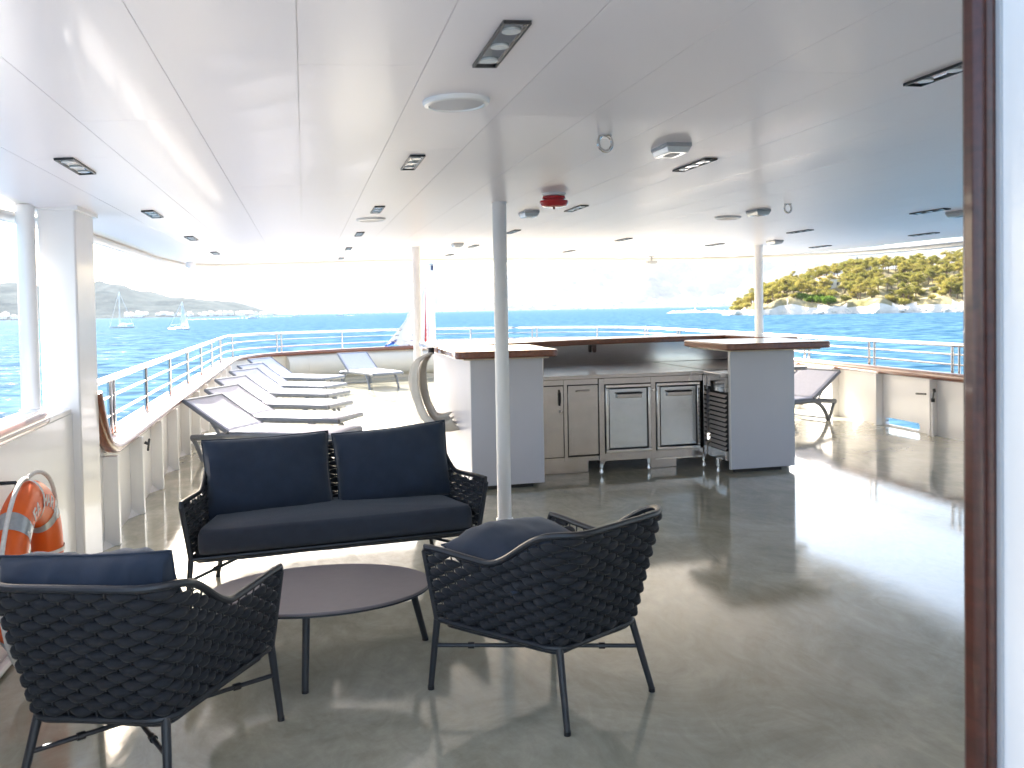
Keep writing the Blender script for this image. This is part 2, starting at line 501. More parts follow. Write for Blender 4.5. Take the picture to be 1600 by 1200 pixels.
# slab: strips across, following the camber, 12 mm above the panels
rmb = MB()
xs = sorted(set([round(-1.64 + i * 0.1, 3) for i in range(91)] + [7.38]))
xs = [x for x in xs if x <= 7.38]
tv = []
for x in xs:
    y1 = max(roof_y(x), 9.3)
    tv.append((x, y1))
base = len(rmb.v)
for x, y1 in tv:
    rmb.v += [(x, 1.36, zc(x) + .012), (x, y1, zc(x) + .012), (x, 1.36, zc(x) + .14), (x, y1, zc(x) + .14)]
for i in range(len(tv) - 1):
    a, b = base + 4 * i, base + 4 * (i + 1)
    rmb.f += [(a, b, b + 1, a + 1), (a + 2, a + 3, b + 3, b + 2), (a + 1, b + 1, b + 3, a + 3), (a, a + 2, b + 2, b)]
ceiling = rmb.build("ceiling", M['rim'])
tag(ceiling, kind="structure")
# rounded edge moulding following the outline
lip = [(p.x, p.y, zc(p.x) - (0.015 + 0.05 * sm(7, 4.5, p.y) if p.x < 0 else 0.02 + 0.05 * sm(12.5, 9, p.y) * (p.x > 6))) for p in roof_pts]
MB().tube(lip, 0.045, 12, flat=0.8).build("edge_moulding", M['rim'], ceiling)
# long ceiling panels, 0.38 m wide, with staggered cross joints
seam0, pw = -1.495, 0.3735
pid = 0
for i in range(24):
    x0, x1 = seam0 + i * pw + .0009, seam0 + (i + 1) * pw - .0009
    if x1 > 7.3: break
    ymax = min(max(roof_y(x0), 9.3), max(roof_y(x1), 9.3)) - 0.16
    if x0 < -1.2: ymax = min(ymax, 12.0)
    st = 1.38
    off = [4.02, 2.6, 5.1, 3.3][(i * 3 + 1) % 4]
    joints = [st] + [off + 3.05 * q for q in range(5) if off + 3.05 * q < ymax - .5] + [ymax]
    for ya, yb in zip(joints, joints[1:]):
        xm = (x0 + x1) / 2
        mb = MB()
        mb.add([(x0, ya + .001, zc(x0)), (x1, ya + .001, zc(x1)), (x1, yb - .001, zc(x1)), (x0, yb - .001, zc(x0)),
                (x0, ya + .001, zc(x0) + .01), (x1, ya + .001, zc(x1) + .01), (x1, yb - .001, zc(x1) + .01), (x0, yb - .001, zc(x0) + .01)],
               [(0, 3, 2, 1), (4, 5, 6, 7), (0, 1, 5, 4), (1, 2, 6, 5), (2, 3, 7, 6), (3, 0, 4, 7)])
        mb.build("ceiling_panel", M['ceil'], ceiling, smooth=False)

# ------------------------------------------------------------------ bulwarks
def capz(x): return 0.62 + 0.06 * (x - XP) / (XS - XP)
def oval(r, fl, cx, cz, n=12): return [(cx + r * math.cos(2 * pi * i / n), cz + r * fl * math.sin(2 * pi * i / n)) for i in range(n)]

# near, taller port bulwark; its after end sweeps down in a curve
nb = empty("bulwark", (XP, 3, 0))
tag(nb, "tall white bulwark beside the lifebuoy at the left edge, with rounded cap", "wall")
def part(mb, name, m, par, **kw):
    o = mb
    inv = Matrix.Translation(-Vector(par.location)) if par.rotation_euler.z == 0 else (Matrix.Translation(par.location) @ Matrix.Rotation(par.rotation_euler.z, 4, 'Z')).inverted()
    mb.xform(inv)
    return mb.build(name, m, par, **kw)
part(MB().box(XP - .06, XP, -6, 6.02, 0, 1.0), "plate", M['paint'], nb)
part(MB().box(XP - .26, XP - .001, -6, 5.585, 1.0, 1.03), "sill", M['paint'], nb, bevel=.006)
part(MB().sweep(oval(.055, .75, 0, 0, 14), [(XP + .0, -6, 1.045), (XP, 4.85, 1.045), (XP, 4.93, 1.045), (XP - .01, 4.97, 1.045)]), "cap_rail", M['wood'], nb)
for y in (0.9, 2.55):
    part(MB().box(XP, XP + .09, y - .02, y + .02, 0, 1.0), "stiffener", M['paint'], nb, bevel=.004)
ep = [(6.021, .05), (6.021, 1.05), (6.06, 1.04), (6.09, .95), (6.18, .81), (6.33, .69), (6.55, .64), (6.9, .62), (6.9, .05)]
emb = MB(); ke = len(ep)
emb.add([(XP - .001, y, z) for y, z in ep] + [(XP - .045, y, z) for y, z in ep], [tuple(range(ke)), tuple(range(2 * ke - 1, ke - 1, -1))] + [(i, (i + 1) % ke, (i + 1) % ke + ke, i + ke) for i in range(ke)])
part(emb, "curved_end", M['paint'], nb, smooth=False)
part(MB().tube([(XP + .02, -6, .03), (XP + .02, 6.0, .03)], .02, 8), "weld_fillet", M['paint'], nb)

# box column and round pillar that stand on it
bc = empty("column", (-1.41, 5.83, 0))
tag(bc, "square white box column between the tall and the low bulwark, left", "column")
part(MB().box(-1.515, -1.308, 5.60, 6.06, 0.0, 2.24), "shaft", M['paint'], bc, bevel=.012)
part(MB().box(-1.54, -1.285, 5.57, 6.09, 2.205, 2.235), "head_plate", M['paint'], bc, bevel=.004)
rp_ = empty("pillar", (-1.545, 5.49, 1.03))
tag(rp_, "round white pillar rising from the tall bulwark beside the box column", "pillar")
part(MB().lathe([(0, 0.0), (.062, 0.0), (.062, .012), (.05, .02), (.05, 1.19), (0, 1.19)], 28, Matrix.Translation((-1.545, 5.49, 1.031))), "shaft", M['paint'], rp_)

# curved end of the teak moulding
port_path = [(XP, 6.02, 0)] + [(XP, y, 0) for y in (8, 10, 12, 14, 15.5)] + [(p.x, p.y, 0) for p in stern[:18]]
stern_path = [(p.x, p.y, 0) for p in stern[17:62]]
star_path = [(p.x, p.y, 0) for p in stern[61:]] + [(XS, y, 0) for y in (15, 13, 11, 9.5)]

def bulwark(path, label, skin, nm="bulwark", inner_z0=0.0):
    q = path[len(path) // 2]
    b = empty(nm, (q[0], q[1], 0))
    tag(b, label, "wall")
    # n>0 is to the right of travel = inboard (path runs port -> stern -> starboard)
    prof = [(0, inner_z0), (0, 0), (-.05, 0), (-.05, 1)]
    mb = MB()
    P = [(x, y, 0) for x, y, z in path]
    pl = MB(); vs = []
    k = len(P)
    for i, p in enumerate(P):
        t = Vector(P[min(i + 1, k - 1)]) - Vector(P[max(i - 1, 0)]); t.normalize()
        nn = Vector((t.y, -t.x, 0)); z1 = capz(p[0])
        for a, z in ((0, 0), (0, z1), (-.05, z1), (-.05, -.1)): vs.append(Vector(p) + nn * a + Vector((0, 0, z)))
    fs = [(i * 4 + j, (i + 1) * 4 + j, (i + 1) * 4 + (j + 1) % 4, i * 4 + (j + 1) % 4) for i in range(k - 1) for j in range(4)]
    fs += [(0, 1, 2, 3), tuple((k - 1) * 4 + j for j in (3, 2, 1, 0))]
    part(pl.add(vs, fs), "plate", skin, b)
    cp = [(x, y, capz(x)) for x, y, z in path]
    part(MB().sweep([(-.001, 0), (-.001, .022), (-.24, .022), (-.24, 0)], cp), "sill", M['paint'], b)
    return b, cp
pb, pcp = bulwark(port_path, "low white bulwark with frames along the left side beside the row of loungers", M['paint'])
sb, scp = bulwark(stern_path, "curved cream bulwark across the stern behind the far lounger", M['cream'])
# teak caps
curve = catmull([(XP + .02, 6.075, 1.075), (XP + .03, 6.10, .97), (XP + .035, 6.19, .82), (XP + .035, 6.34, .70), (XP + .035, 6.56, .648), (XP + .03, 6.9, .637), (XP + .03, 7.6, .638)], 6)
def inb(path, off, dz):
    P = [Vector(p) for p in path]; out = []
    for i, p in enumerate(P):
        t = P[min(i + 1, len(P) - 1)] - P[max(i - 1, 0)]; t.z = 0; t.normalize()
        out.append(p + Vector((t.y, -t.x, 0)) * off + Vector((0, 0, dz)))
    return out
portcap = curve + [p for p in inb(pcp, .03, .018) if p.y > 8.5]
part(MB().tube(portcap, .047, 14, up=(1, 0, 0)), "cap_rail", M['wood'], pb)
part(MB().tube(inb(scp, .03, .018), .047, 12, up=(1, 0.01, 0)), "cap_rail", M['wood'], sb)
for y in (6.37, 7.30, 8.25, 9.21, 10.15, 11.1, 12.05, 13.0, 13.95, 14.9, 15.85):
    part(MB().box(XP - .002, XP + .095, y - .028, y + .028, 0, .615), "stiffener", M['paint'], pb, bevel=.005)
    part(MB().add([(XP, y - .03, 0), (XP + .06, y - .03, 0), (XP, y - .03, .05), (XP, y - .16, 0)], [(0, 1, 2), (0, 2, 3), (1, 3, 2), (0, 3, 1)]), "bracket", M['paint'], pb, smooth=False)
part(MB().tube([(XP + .10, 7.33, .56), (XP + .13, 7.33, .545)], .012, 8).tube([(XP + .13, 7.29, .50), (XP + .13, 7.36, .58)], .009, 8), "latch_handle", M['black'], pb)
# rolled inner flare of the stern with seams
fl = MB()
prof = [(0.0, .60), (.05, .585), (.13, .52), (.17, .42), (.175, .30), (.14, .17), (.06, .09), (0, .06)]
part(fl.sweep(prof, [(p[0], p[1], 0) for p in stern_path[2:-2]], True), "rolled_lining", M['cream'], sb)
for i in range(5, len(stern_path) - 4, 5):
    p = Vector(stern_path[i]); t = Vector(stern_path[i + 1]) - Vector(stern_path[i - 1]); t.normalize()
    q = MB().sweep([(a + .006, z) for a, z in prof], [p - t * .015, p + t * .015], True)
    part(q, "seam_strip", M['cream'], sb)
# starboard bulwark, with freeing ports open to the sea
stb = empty("bulwark", (XS, 10, 0))
tag(stb, "white bulwark with a freeing port on the right side behind the bar", "wall")
slots = [(8.83, 9.46), (5.0, 5.65), (12.4, 13.05)]
ys = [16.6]
zt = capz(XS)
cuts = sorted(slots)
y = 1.36
mb = MB()
for a, b in cuts:
    mb.box(XS, XS + .05, y, a, -.1, zt); mb.box(XS, XS + .05, a, b, .105, zt); mb.box(XS, XS + .05, a, b, -.1, .018)
    for e, sg in ((a, 1), (b, -1)):           # rounded slot ends
        for q in range(5):
            h0, h1 = .018 + .087 * q / 5, .018 + .087 * (q + 1) / 5
            c_ = ((h0 + h1) / 2 - .0615) / .0435
            d = .0435 * (1 - math.sqrt(max(0, 1 - c_ * c_)))
            mb.box(XS + .001, XS + .049, min(e, e + sg * d), max(e, e + sg * d), h0, h1)
    y = b
mb.box(XS, XS + .05, y, 16.6, -.1, zt)
part(mb, "plate", M['paint'], stb, smooth=False)
seg = [Vector(p) for p in [(q[0], q[1], 0) for q in star_path if q[1] > 16.55]]
if len(seg) > 1:
    vs, fs = [], []
    for i, p in enumerate(seg):
        t = seg[min(i + 1, len(seg) - 1)] - seg[max(i - 1, 0)]; t.normalize(); nn = Vector((t.y, -t.x, 0))
        for a, z in ((0, 0), (0, zt), (-.05, zt), (-.05, -.1)): vs.append(p + nn * a + Vector((0, 0, z)))
    kk = len(seg)
    fs = [(i * 4 + j, (i + 1) * 4 + j, (i + 1) * 4 + (j + 1) % 4, i * 4 + (j + 1) % 4) for i in range(kk - 1) for j in range(4)]
    part(MB().add(vs, fs), "plate", M['paint'], stb)
starcp = [(p.x, p.y, zt) for p in seg] + [(XS, y, zt) for y in (15.5, 14, 12, 10, 8, 6, 4, 1.36)]
part(MB().sweep([(-.001, 0), (-.001, .022), (-.24, .022), (-.24, 0)], starcp), "sill", M['paint'], stb)
part(MB().tube(inb(starcp, .03, .02), .05, 14, up=(1, 0.01, 0)), "cap_rail", M['wood'], stb)
for y in (2.0, 2.9, 3.85, 4.8, 5.75, 6.7, 7.62, 8.56, 9.52, 10.45, 11.4, 12.3, 13.2, 14.1, 15.05, 16.0):
    part(MB().box(XS - .10, XS + .002, y - .02, y + .02, 0, zt - .03), "stiffener", M['paint'], stb, bevel=.004)
    part(MB().add([(XS, y + .02, 0), (XS - .06, y + .02, 0), (XS, y + .02, .06), (XS, y + .13, 0)], [(0, 1, 2), (0, 2, 3), (1, 3, 2), (0, 3, 1)]), "bracket", M['paint'], stb, smooth=False)
part(MB().tube([(XS - .09, 8.50, 0), (XS - .09, 8.50, .40)], .016, 10), "vent_pipe", M['paint'], stb)
part(MB().tube([(XS - .09, 8.50, .40), (XS - .09, 8.50, .44)], .022, 10).tube([(XS - .09, 8.50, .44), (XS - .10, 8.47, .53)], .008, 8).tube([(XS - .105, 8.455, .52), (XS - .10, 8.47, .55)], .017, 10).tube([(XS - .12, 8.58, .485), (XS - .12, 8.74, .475)], .011, 8), "latch_handle", M['black'], stb)

# ------------------------------------------------------------------ guard rail round the after deck
rail = empty("railing", (2.83, 19.9, .66))
tag(rail, "polished stainless guard rail running round the open after deck", "railing")
full = [(XP - .12, y, 0) for y in (6.05, 8, 10, 12, 14, 15.8)] + [tuple(p + Vector((-.12 if p.x < 2.83 else .12, 0, 0)) * abs(p.x - 2.83) / 4.2 + Vector((0, .12 * (1 - (abs(p.x - 2.83) / 4.25) ** 2), 0))) for p in stern[1:-1]] + [(XS + .12, y, 0) for y in (15.8, 14, 12, 10, 8, 6, 4, 1.36)]
def rz(x): return 1.085 - .03 * (x - XP) / (XS - XP)
part(MB().tube([(x, y, rz(x)) for x, y, z in full], .026, 12, up=(1, 0.013, 0)), "top_rail", M['steelplain'], rail)
for fr in (.36, .69):
    part(MB().tube([(x, y, capz(x) + .02 + (rz(x) - capz(x) - .02) * fr) for x, y, z in full], .012, 8, up=(1, 0.013, 0)), "mid_rail", M['steelplain'], rail)
L = [0.0]
FP = [Vector(p) for p in full]
for a, b in zip(FP, FP[1:]): L.append(L[-1] + (b - a).length)
def at_len(d):
    for i in range(len(L) - 1):
        if d <= L[i + 1]: return FP[i].lerp(FP[i + 1], (d - L[i]) / (L[i + 1] - L[i]))
    return FP[-1]
posts = []
yy = [7.26, 8.75, 10.27, 11.74, 13.2, 14.75, 16.3]
d = 7.26 - 6.05
while d < L[-1] - .3:
    posts.append(d); d += 1.5
double = 0
for i, d in enumerate(posts):
    p = at_len(d)
    offs = (-.055, .055) if (i >= 6 and i % 2 == 0 or i == 0 or p.x > 6.9) else (0,)
    for of in offs:
        p = at_len(d + of)
        po = part(MB().tube([(p.x, p.y, capz(p.x) + .02), (p.x, p.y, rz(p.x))], .019, 10), "post", M['steelplain'], rail)
        f_ = MB().lathe([(0, 0), (.045, 0), (.045, .01), (.02, .018)], 14, Matrix.Translation((p.x - rail.location.x, p.y - rail.location.y, capz(p.x) + .022 - rail.location.z)))
        f_.build("base_flange", M['steelplain'], po)
part(MB().tube([(XP - .12, 6.05, rz(XP)), (XP - .05, 6.03, rz(XP)), (XP + .02, 6.06, 1.08)], .03, 10), "end_bend", M['steelplain'], rail)

# ------------------------------------------------------------------ bulkhead with the door jamb the camera looks past
bh = empty("bulkhead", (4.2, 1.3, 0))
tag(bh, "white cabin wall filling the right edge of the picture", "wall")
part(MB().box(1.194, 7.35, 1.29, 1.345, 0, 2.42), "wall_panel", M['paint'], bh)
part(MB().box(1.189, 1.27, -3.0, 1.282, 0, 2.42), "return_wall", M['paint'], bh)
part(MB().box(1.182, 1.1885, 1.268, 1.283, 0, 2.42), "sealant_strip", M['grey'], bh)
dj = empty("door_jamb", (1.16, 1.3, 0))
tag(dj, "dark varnished wooden door jamb standing upright at the right", "door frame")
part(MB().box(1.150, 1.193, 1.285, 1.326, 0, 2.44), "post", M['wooddark'], dj, bevel=.012)
part(MB().tube([(1.178, 1.286, 0.0), (1.178, 1.286, 2.44)], .010, 12), "bead", M['wooddark'], dj)

# ------------------------------------------------------------------ pillars under the roof
def pillar(x, y, r, label):
    e = empty("pillar", (x, y, 0))
    tag(e, label, "pillar", "round pillars under the roof")
    part(MB().lathe([(0, 0), (r, 0), (r, zc(x) + .005), (0, zc(x) + .005)], 36, Matrix.Translation((x, y, 0))), "shaft", M['paint'], e)
    part(MB().lathe([(r, .0), (r + .012, .0), (r + .010, .012), (r, .02)], 36, Matrix.Translation((x, y, 0))), "foot_ring", M['paint'], e)
    part(MB().lathe([(r, zc(x) - .012), (r + .008, zc(x) - .010), (r + .010, zc(x) + .004)], 36, Matrix.Translation((x, y, 0))), "head_ring", M['paint'], e)
pillar(1.418, 6.24, .052, "nearest round white pillar, in front of the bar beside the sofa")
pillar(1.395, 10.95, .055, "round white pillar behind the sofa, left of the bar")
pillar(5.85, 10.35, .055, "round white pillar behind the right wing of the bar")

# ------------------------------------------------------------------ bar
bar = empty("bar", (2.9, 8.0, 0))
BAR_SHIFT = (.025, .06, 0)
tag(bar, "stainless steel deck bar with varnished wooden counters and pale grey end panels", "bar")
B = lambda *a: MB().box(*a)
def rounded_slab(x0, x1, y0, y1, z0, z1, rr, n=6):
    pts = []
    for (cx, cy_, a0), r in zip(((x1 - rr[0], y1 - rr[0], 0), (x0 + rr[1], y1 - rr[1], 90), (x0 + rr[2], y0 + rr[2], 180), (x1 - rr[3], y0 + rr[3], 270)), rr):
        for i in range(n + 1):
            a = R(a0 + 90 * i / n)
            pts.append((cx + r * math.cos(a), cy_ + r * math.sin(a)))
    return MB().poly_prism(pts, z0, z1)
# end wings
part(B(1.345, 1.375, 7.235, 9.35, .04, 1.133), "side_panel", M['panelgrey'], bar, bevel=.004)
part(B(1.345, 1.99, 7.20, 7.232, .04, 1.133), "end_panel", M['panelgrey'], bar, bevel=.004)
part(B(1.40, 1.90, 7.26, 7.30, 0, .04), "plinth", M['steeldark'], bar)
part(B(1.43, 1.46, 7.3, 9.1, 0, .04), "plinth", M['steeldark'], bar)
part(B(1.985, 2.005, 7.235, 7.585, .04, 1.133), "inner_panel", M['steel'], bar)
part(B(3.785, 4.44, 7.20, 7.232, .04, 1.133), "end_panel", M['panelgrey'], bar, bevel=.004)
part(B(3.776, 3.784, 7.198, 7.234, .04, 1.133), "edge_strip", M['paint'], bar)
part(B(4.41, 4.44, 7.235, 8.03, .04, 1.133), "side_panel", M['panelgrey'], bar, bevel=.004)
part(B(3.85, 4.33, 7.26, 7.30, 0, .04), "plinth", M['steeldark'], bar)
part(B(1.38, 4.93, 9.32, 9.35, .04, 1.149), "rear_panel", M['panelgrey'], bar)
# counters (varnished)
cw = rounded_slab(1.20, 2.10, 7.06, 8.10, 1.150, 1.212, (.02, .05, .07, .07)); part(cw, "counter", M['wood'], bar, bevel=.012)
cw = rounded_slab(3.70, 4.76, 7.06, 8.05, 1.150, 1.212, (.06, .05, .07, .07)); part(cw, "counter", M['wood'], bar, bevel=.012)
FE = [(1.20, 8.105), (1.52, 8.22), (2.0, 8.47), (2.5, 8.70), (3.0, 8.86), (3.5, 8.95), (4.30, 9.0), (4.66, 8.99), (4.72, 8.06), (5.02, 8.06), (5.02, 9.46), (1.20, 9.46)]
part(MB().poly_prism(FE, 1.151, 1.2115), "counter", M['wood'], bar, bevel=.010)
part(B(1.28, 2.03, 7.14, 8.08, 1.134, 1.149), "counter_batten", M['cream'], bar)
part(B(3.76, 4.68, 7.14, 8.02, 1.134, 1.149), "counter_batten", M['cream'], bar)
# splash back, worktop
part(B(4.90, 4.93, 8.1, 9.318, .04, 1.149), "side_panel", M['panelgrey'], bar, bevel=.004)
sp_ = [(1.40, 8.24), (1.52, 8.28), (2.0, 8.53), (2.5, 8.76), (3.0, 8.92), (3.5, 9.01), (4.30, 9.06), (4.72, 9.05)]
part(MB().poly_prism(sp_ + [(x, y + .02) for x, y in reversed(sp_)], .905, 1.149), "splash_back", M['steel'], bar)
part(MB().poly_prism([(2.006, 7.60), (3.775, 7.60), (3.775, 9.03), (3.5, 9.008), (3.0, 8.918), (2.5, 8.758), (2.006, 8.53)], .895, .93), "worktop", M['steel'], bar, bevel=.005)
part(B(3.70, 4.40, 7.24, 7.598, .895, .93), "worktop", M['steel'], bar, bevel=.005)
part(B(1.40, 1.98, 7.24, 8.23, .895, .93), "worktop", M['steel'], bar, bevel=.005)
part(MB().poly_prism([(x, y - .02) for x, y in sp_[1:]] + [(x, y - .002) for x, y in reversed(sp_[1:])], .931, .96), "upstand", M['steel'], bar)
part(B(3.80, 4.88, 7.68, 8.98, .895, .93), "worktop", M['steel'], bar)
bot = MB().box(3.02, 3.065, 8.88, 8.915, 1.085, 1.146)
part(bot.lathe([(0, 0), (.0225, 0), (.0225, .01), (0, .01)], 18, Matrix.Translation((3.0425, 8.89, 1.085)) @ Matrix.Rotation(R(90), 4, 'X')), "bottle_opener", M['wooddark'], bar)
# carcass
part(B(2.006, 3.74, 7.68, 8.4, .12, .893), "carcass", M['steeldark'], bar)
part(B(2.006, 2.64, 7.62, 7.679, .845, .893), "fascia", M['steel'], bar)
part(B(2.006, 2.64, 7.62, 7.679, .125, .168), "fascia", M['steel'], bar)
part(B(2.302, 2.335, 7.615, 7.679, .125, .892), "mullion", M['steel'], bar)
dr = part(B(2.03, 2.295, 7.61, 7.675, .175, .838), "cupboard_door", M['steel'], bar, bevel=.003)
o = MB().tube([(2.255, 7.60, .66), (2.258, 7.585, .70), (2.258, 7.585, .78), (2.255, 7.60, .80)], .008, 8); part(o, "door_handle", M['black'], bar).parent = dr
o = MB().lathe([(0, 0), (.017, 0), (.017, .012), (.008, .02), (0, .02)], 14, Matrix.Translation((2.268, 7.609, .60)) @ Matrix.Rotation(R(90), 4, 'X')); part(o, "door_lock", M['steelplain'], bar).parent = dr
dr = part(B(2.342, 2.635, 7.61, 7.675, .185, .838), "drawer_front", M['steel'], bar, bevel=.003)
o = MB().tube([(2.42, 7.605, .785), (2.44, 7.592, .787), (2.51, 7.592, .789), (2.55, 7.605, .79)], .006, 8); part(o, "door_handle", M['steelplain'], bar).parent = dr
part(B(2.03, 2.56, 7.70, 7.73, .005, .118), "plinth", M['steel'], bar)
part(B(2.642, 2.695, 7.60, 7.679, .09, .893), "corner_post", M['steel'], bar, bevel=.003)
def foot(x, y):
    part(MB().lathe([(0, 0), (.02, 0), (.02, .012), (.011, .03), (.011, .05), (.023, .052), (.023, .125), (0, .125)], 16, Matrix.Translation((x, y, 0))), "adjustable_foot", M['steelplain'], bar)
foot(2.668, 7.64); foot(3.17, 7.70); foot(3.73, 7.66); foot(3.73, 7.36)
part(B(2.697, 3.70, 7.615, 7.679, .838, .893), "fascia", M['steel'], bar)
part(B(2.697, 3.70, 7.615, 7.679, .115, .185), "fascia", M['steel'], bar)
part(B(3.168, 3.212, 7.612, 7.679, .115, .893), "mullion", M['steel'], bar)
for x0, x1 in ((2.705, 3.160), (3.220, 3.665)):
    d_ = part(B(x0, x1, 7.604, 7.675, .19, .832), "fridge_door", M['steeldoor'], bar, bevel=.01)
    fr = MB()
    for (a, b, c, e) in ((x0, x1, .802, .832), (x0, x1, .19, .22), (x0, x0 + .03, .221, .801), (x1 - .03, x1, .221, .801)):
        fr.box(a, b, 7.588, 7.603, c, e)
    part(fr, "door_frame", M['steelplain'], bar, bevel=.006).parent = d_
    gk = MB()
    for (a, b, c, e) in ((x0 + .031, x1 - .031, .79, .80), (x0 + .031, x1 - .031, .222, .234), (x0 + .031, x0 + .039, .235, .789), (x1 - .039, x1 - .031, .235, .789)):
        gk.box(a, b, 7.596, 7.6035, c, e)
    part(gk, "gasket", M['gasket'], bar).parent = d_
    xm = (x0 + x1) / 2 + .005
    part(B(xm - .125, xm + .125, 7.575, 7.603, .705, .745), "door_handle", M['steel'], bar, bevel=.006).parent = d_
    part(B(xm - .128, xm + .128, 7.57, 7.603, .747, .757), "handle_lip", M['gasket'], bar, bevel=.002).parent = d_
part(MB().lathe([(0, 0), (.014, 0), (.014, .02), (0, .02)], 12, Matrix.Translation((3.19, 7.611, .77)) @ Matrix.Rotation(R(90), 4, 'X')), "door_lock", M['steelplain'], bar)
part(B(3.19, 3.46, 7.70, 7.74, .005, .10), "plinth", M['steel'], bar)
part(B(3.20, 3.72, 7.605, 7.64, .10, .113), "drip_rail", M['steelplain'], bar)
# louvred compressor side under the right wing
part(B(3.705, 3.74, 7.60, 7.679, .12, .893), "corner_post", M['steel'], bar, bevel=.003)
part(B(3.80, 4.35, 7.25, 7.66, .14, .89), "compressor_housing", M['steeldark'], bar)
part(B(3.742, 3.798, 7.24, 7.598, .80, .893), "fascia", M['steel'], bar)
part(B(3.742, 3.798, 7.24, 7.598, .12, .205), "fascia", M['steel'], bar)
part(B(3.736, 3.741, 7.50, 7.575, .755, .79), "control_display", M['black'], bar)
part(B(3.742, 3.798, 7.24, 7.598, .755, .798), "control_panel", M['steelplain'], bar)
for i in range(12):
    z0 = .215 + i * .0445
    mb = MB().add([(3.742, 7.25, z0), (3.742, 7.585, z0), (3.765, 7.585, z0 + .024), (3.765, 7.25, z0 + .024), (3.748, 7.25, z0 - .003), (3.748, 7.585, z0 - .003), (3.771, 7.585, z0 + .021), (3.771, 7.25, z0 + .021)],
                  [(0, 3, 2, 1), (4, 5, 6, 7), (0, 1, 5, 4), (1, 2, 6, 5), (2, 3, 7, 6), (3, 0, 4, 7)])
    part(mb, "louvre", M['louvre'], bar, smooth=False)

bar.location = Vector(bar.location) + Vector(BAR_SHIFT)
# canvas cover hitched to the end of the left counter
cv = empty("canvas_cover", (1.2, 8.6, 1.1))
tag(cv, "loose cream canvas cover hanging from the left end of the bar", "cover")
def strip(path, w0, w1, nm):
    P = catmull(path, 8)
    def fn(u, v):
        i = u * (len(P) - 1); a = int(min(i, len(P) - 2)); p = P[a].lerp(P[a + 1], i - a)
        wd = w0 + (w1 - w0) * u
        s_ = v - .5
        return p + Vector((.04 * math.sin(v * 9 + u * 5) * (.4 + u), s_ * wd, .025 * math.cos(v * 14) * u + .09 * u * (4 * s_ * s_)))
    o = part(MB().grid(fn, 40, 14), nm, M['canvas'], cv, angle=180)
    sl = o.modifiers.new("thickness", 'SOLIDIFY'); sl.thickness = .006
    return o
strip([(1.17, 8.20, 1.16), (1.03, 8.24, 1.05), (1.00, 8.24, .82), (1.08, 8.16, .55), (1.22, 8.06, .43), (1.34, 7.98, .45)], .10, .42, "fold")
strip([(1.18, 8.28, 1.16), (1.10, 8.3, 1.0), (1.11, 8.3, .75), (1.21, 8.2, .5), (1.335, 8.12, .48)], .08, .34, "fold")
part(MB().lathe([(0, -.03), (.03, -.03), (.03, .03), (0, .03)], 12, Matrix.Translation((1.175, 8.22, 1.175))), "tie_clip", M['black'], cv)

# ------------------------------------------------------------------ woven seating
def seat_curve(hb, hr, wt, wr, rb, rt, vb, vt, vf_b, vf_t):
    """plan curve at seat level and at back-top level; returns fn(s) -> (bottom xy, top xy), s in 0..1"""
    def half(wf, wrr, r, vback, vfront, n=10):
        pts = [(-wf, vfront)]
        cx, cy_ = -wrr + r, vback + r
        m_ = 14
        for i in range(1, m_): pts.append((-wf + (-wrr + wf) * i / m_, vfront + (cy_ - vfront) * i / m_))
        for i in range(n + 1):
            a = pi + (pi / 2) * i / n
            pts.append((cx + r * math.cos(a), cy_ + r * math.sin(a)))
        k = 8
        for i in range(1, k + 1): pts.append((cx * (1 - i / k), vback))
        return pts
    b = half(hb, hr, rb, vb, vf_b); t = half(wt, wr, rt, vt, vf_t)
    b = b + [(-x, y) for x, y in reversed(b[:-1])]; t = t + [(-x, y) for x, y in reversed(t[:-1])]
    return b, t
class Shell:
    Z0, ZT = .295, .755
    def __init__(s, b, t, ztip):
        s.b, s.t = [Vector((*p, 0)) for p in b], [Vector((*p, 0)) for p in t]
        s.ztip = ztip
        s.n = len(b)
        mid = [(p + q) / 2 for p, q in zip(s.b, s.t)]
        s.L = [0]
        for p, q in zip(mid, mid[1:]): s.L.append(s.L[-1] + (q - p).length)
        s.len = s.L[-1]
    def at(s, d, z):
        d = max(0, min(s.len, d))
        i = 0
        while i < s.n - 2 and s.L[i + 1] < d: i += 1
        f = (d - s.L[i]) / max(1e-9, s.L[i + 1] - s.L[i])
        pb = s.b[i].lerp(s.b[i + 1], f); pt = s.t[i].lerp(s.t[i + 1], f)
        q = (z - s.Z0) / (s.ZT - s.Z0)
        p = pb.lerp(pt, q)
        return Vector((p.x, p.y, z))
    def ztop(s, d):
        p = s.at(d, .65)
        v = p.y
        return s.ztip - .012 * sm(.34, .0, v) + (s.ZT - s.ztip + .012) * sm(.02, -.335, v)
    def out(s, d):
        a = s.at(d - .01, .5); b = s.at(d + .01, .5)
        t = (b - a).normalized()
        return Vector((t.y, -t.x, 0)) * (1 if True else -1)
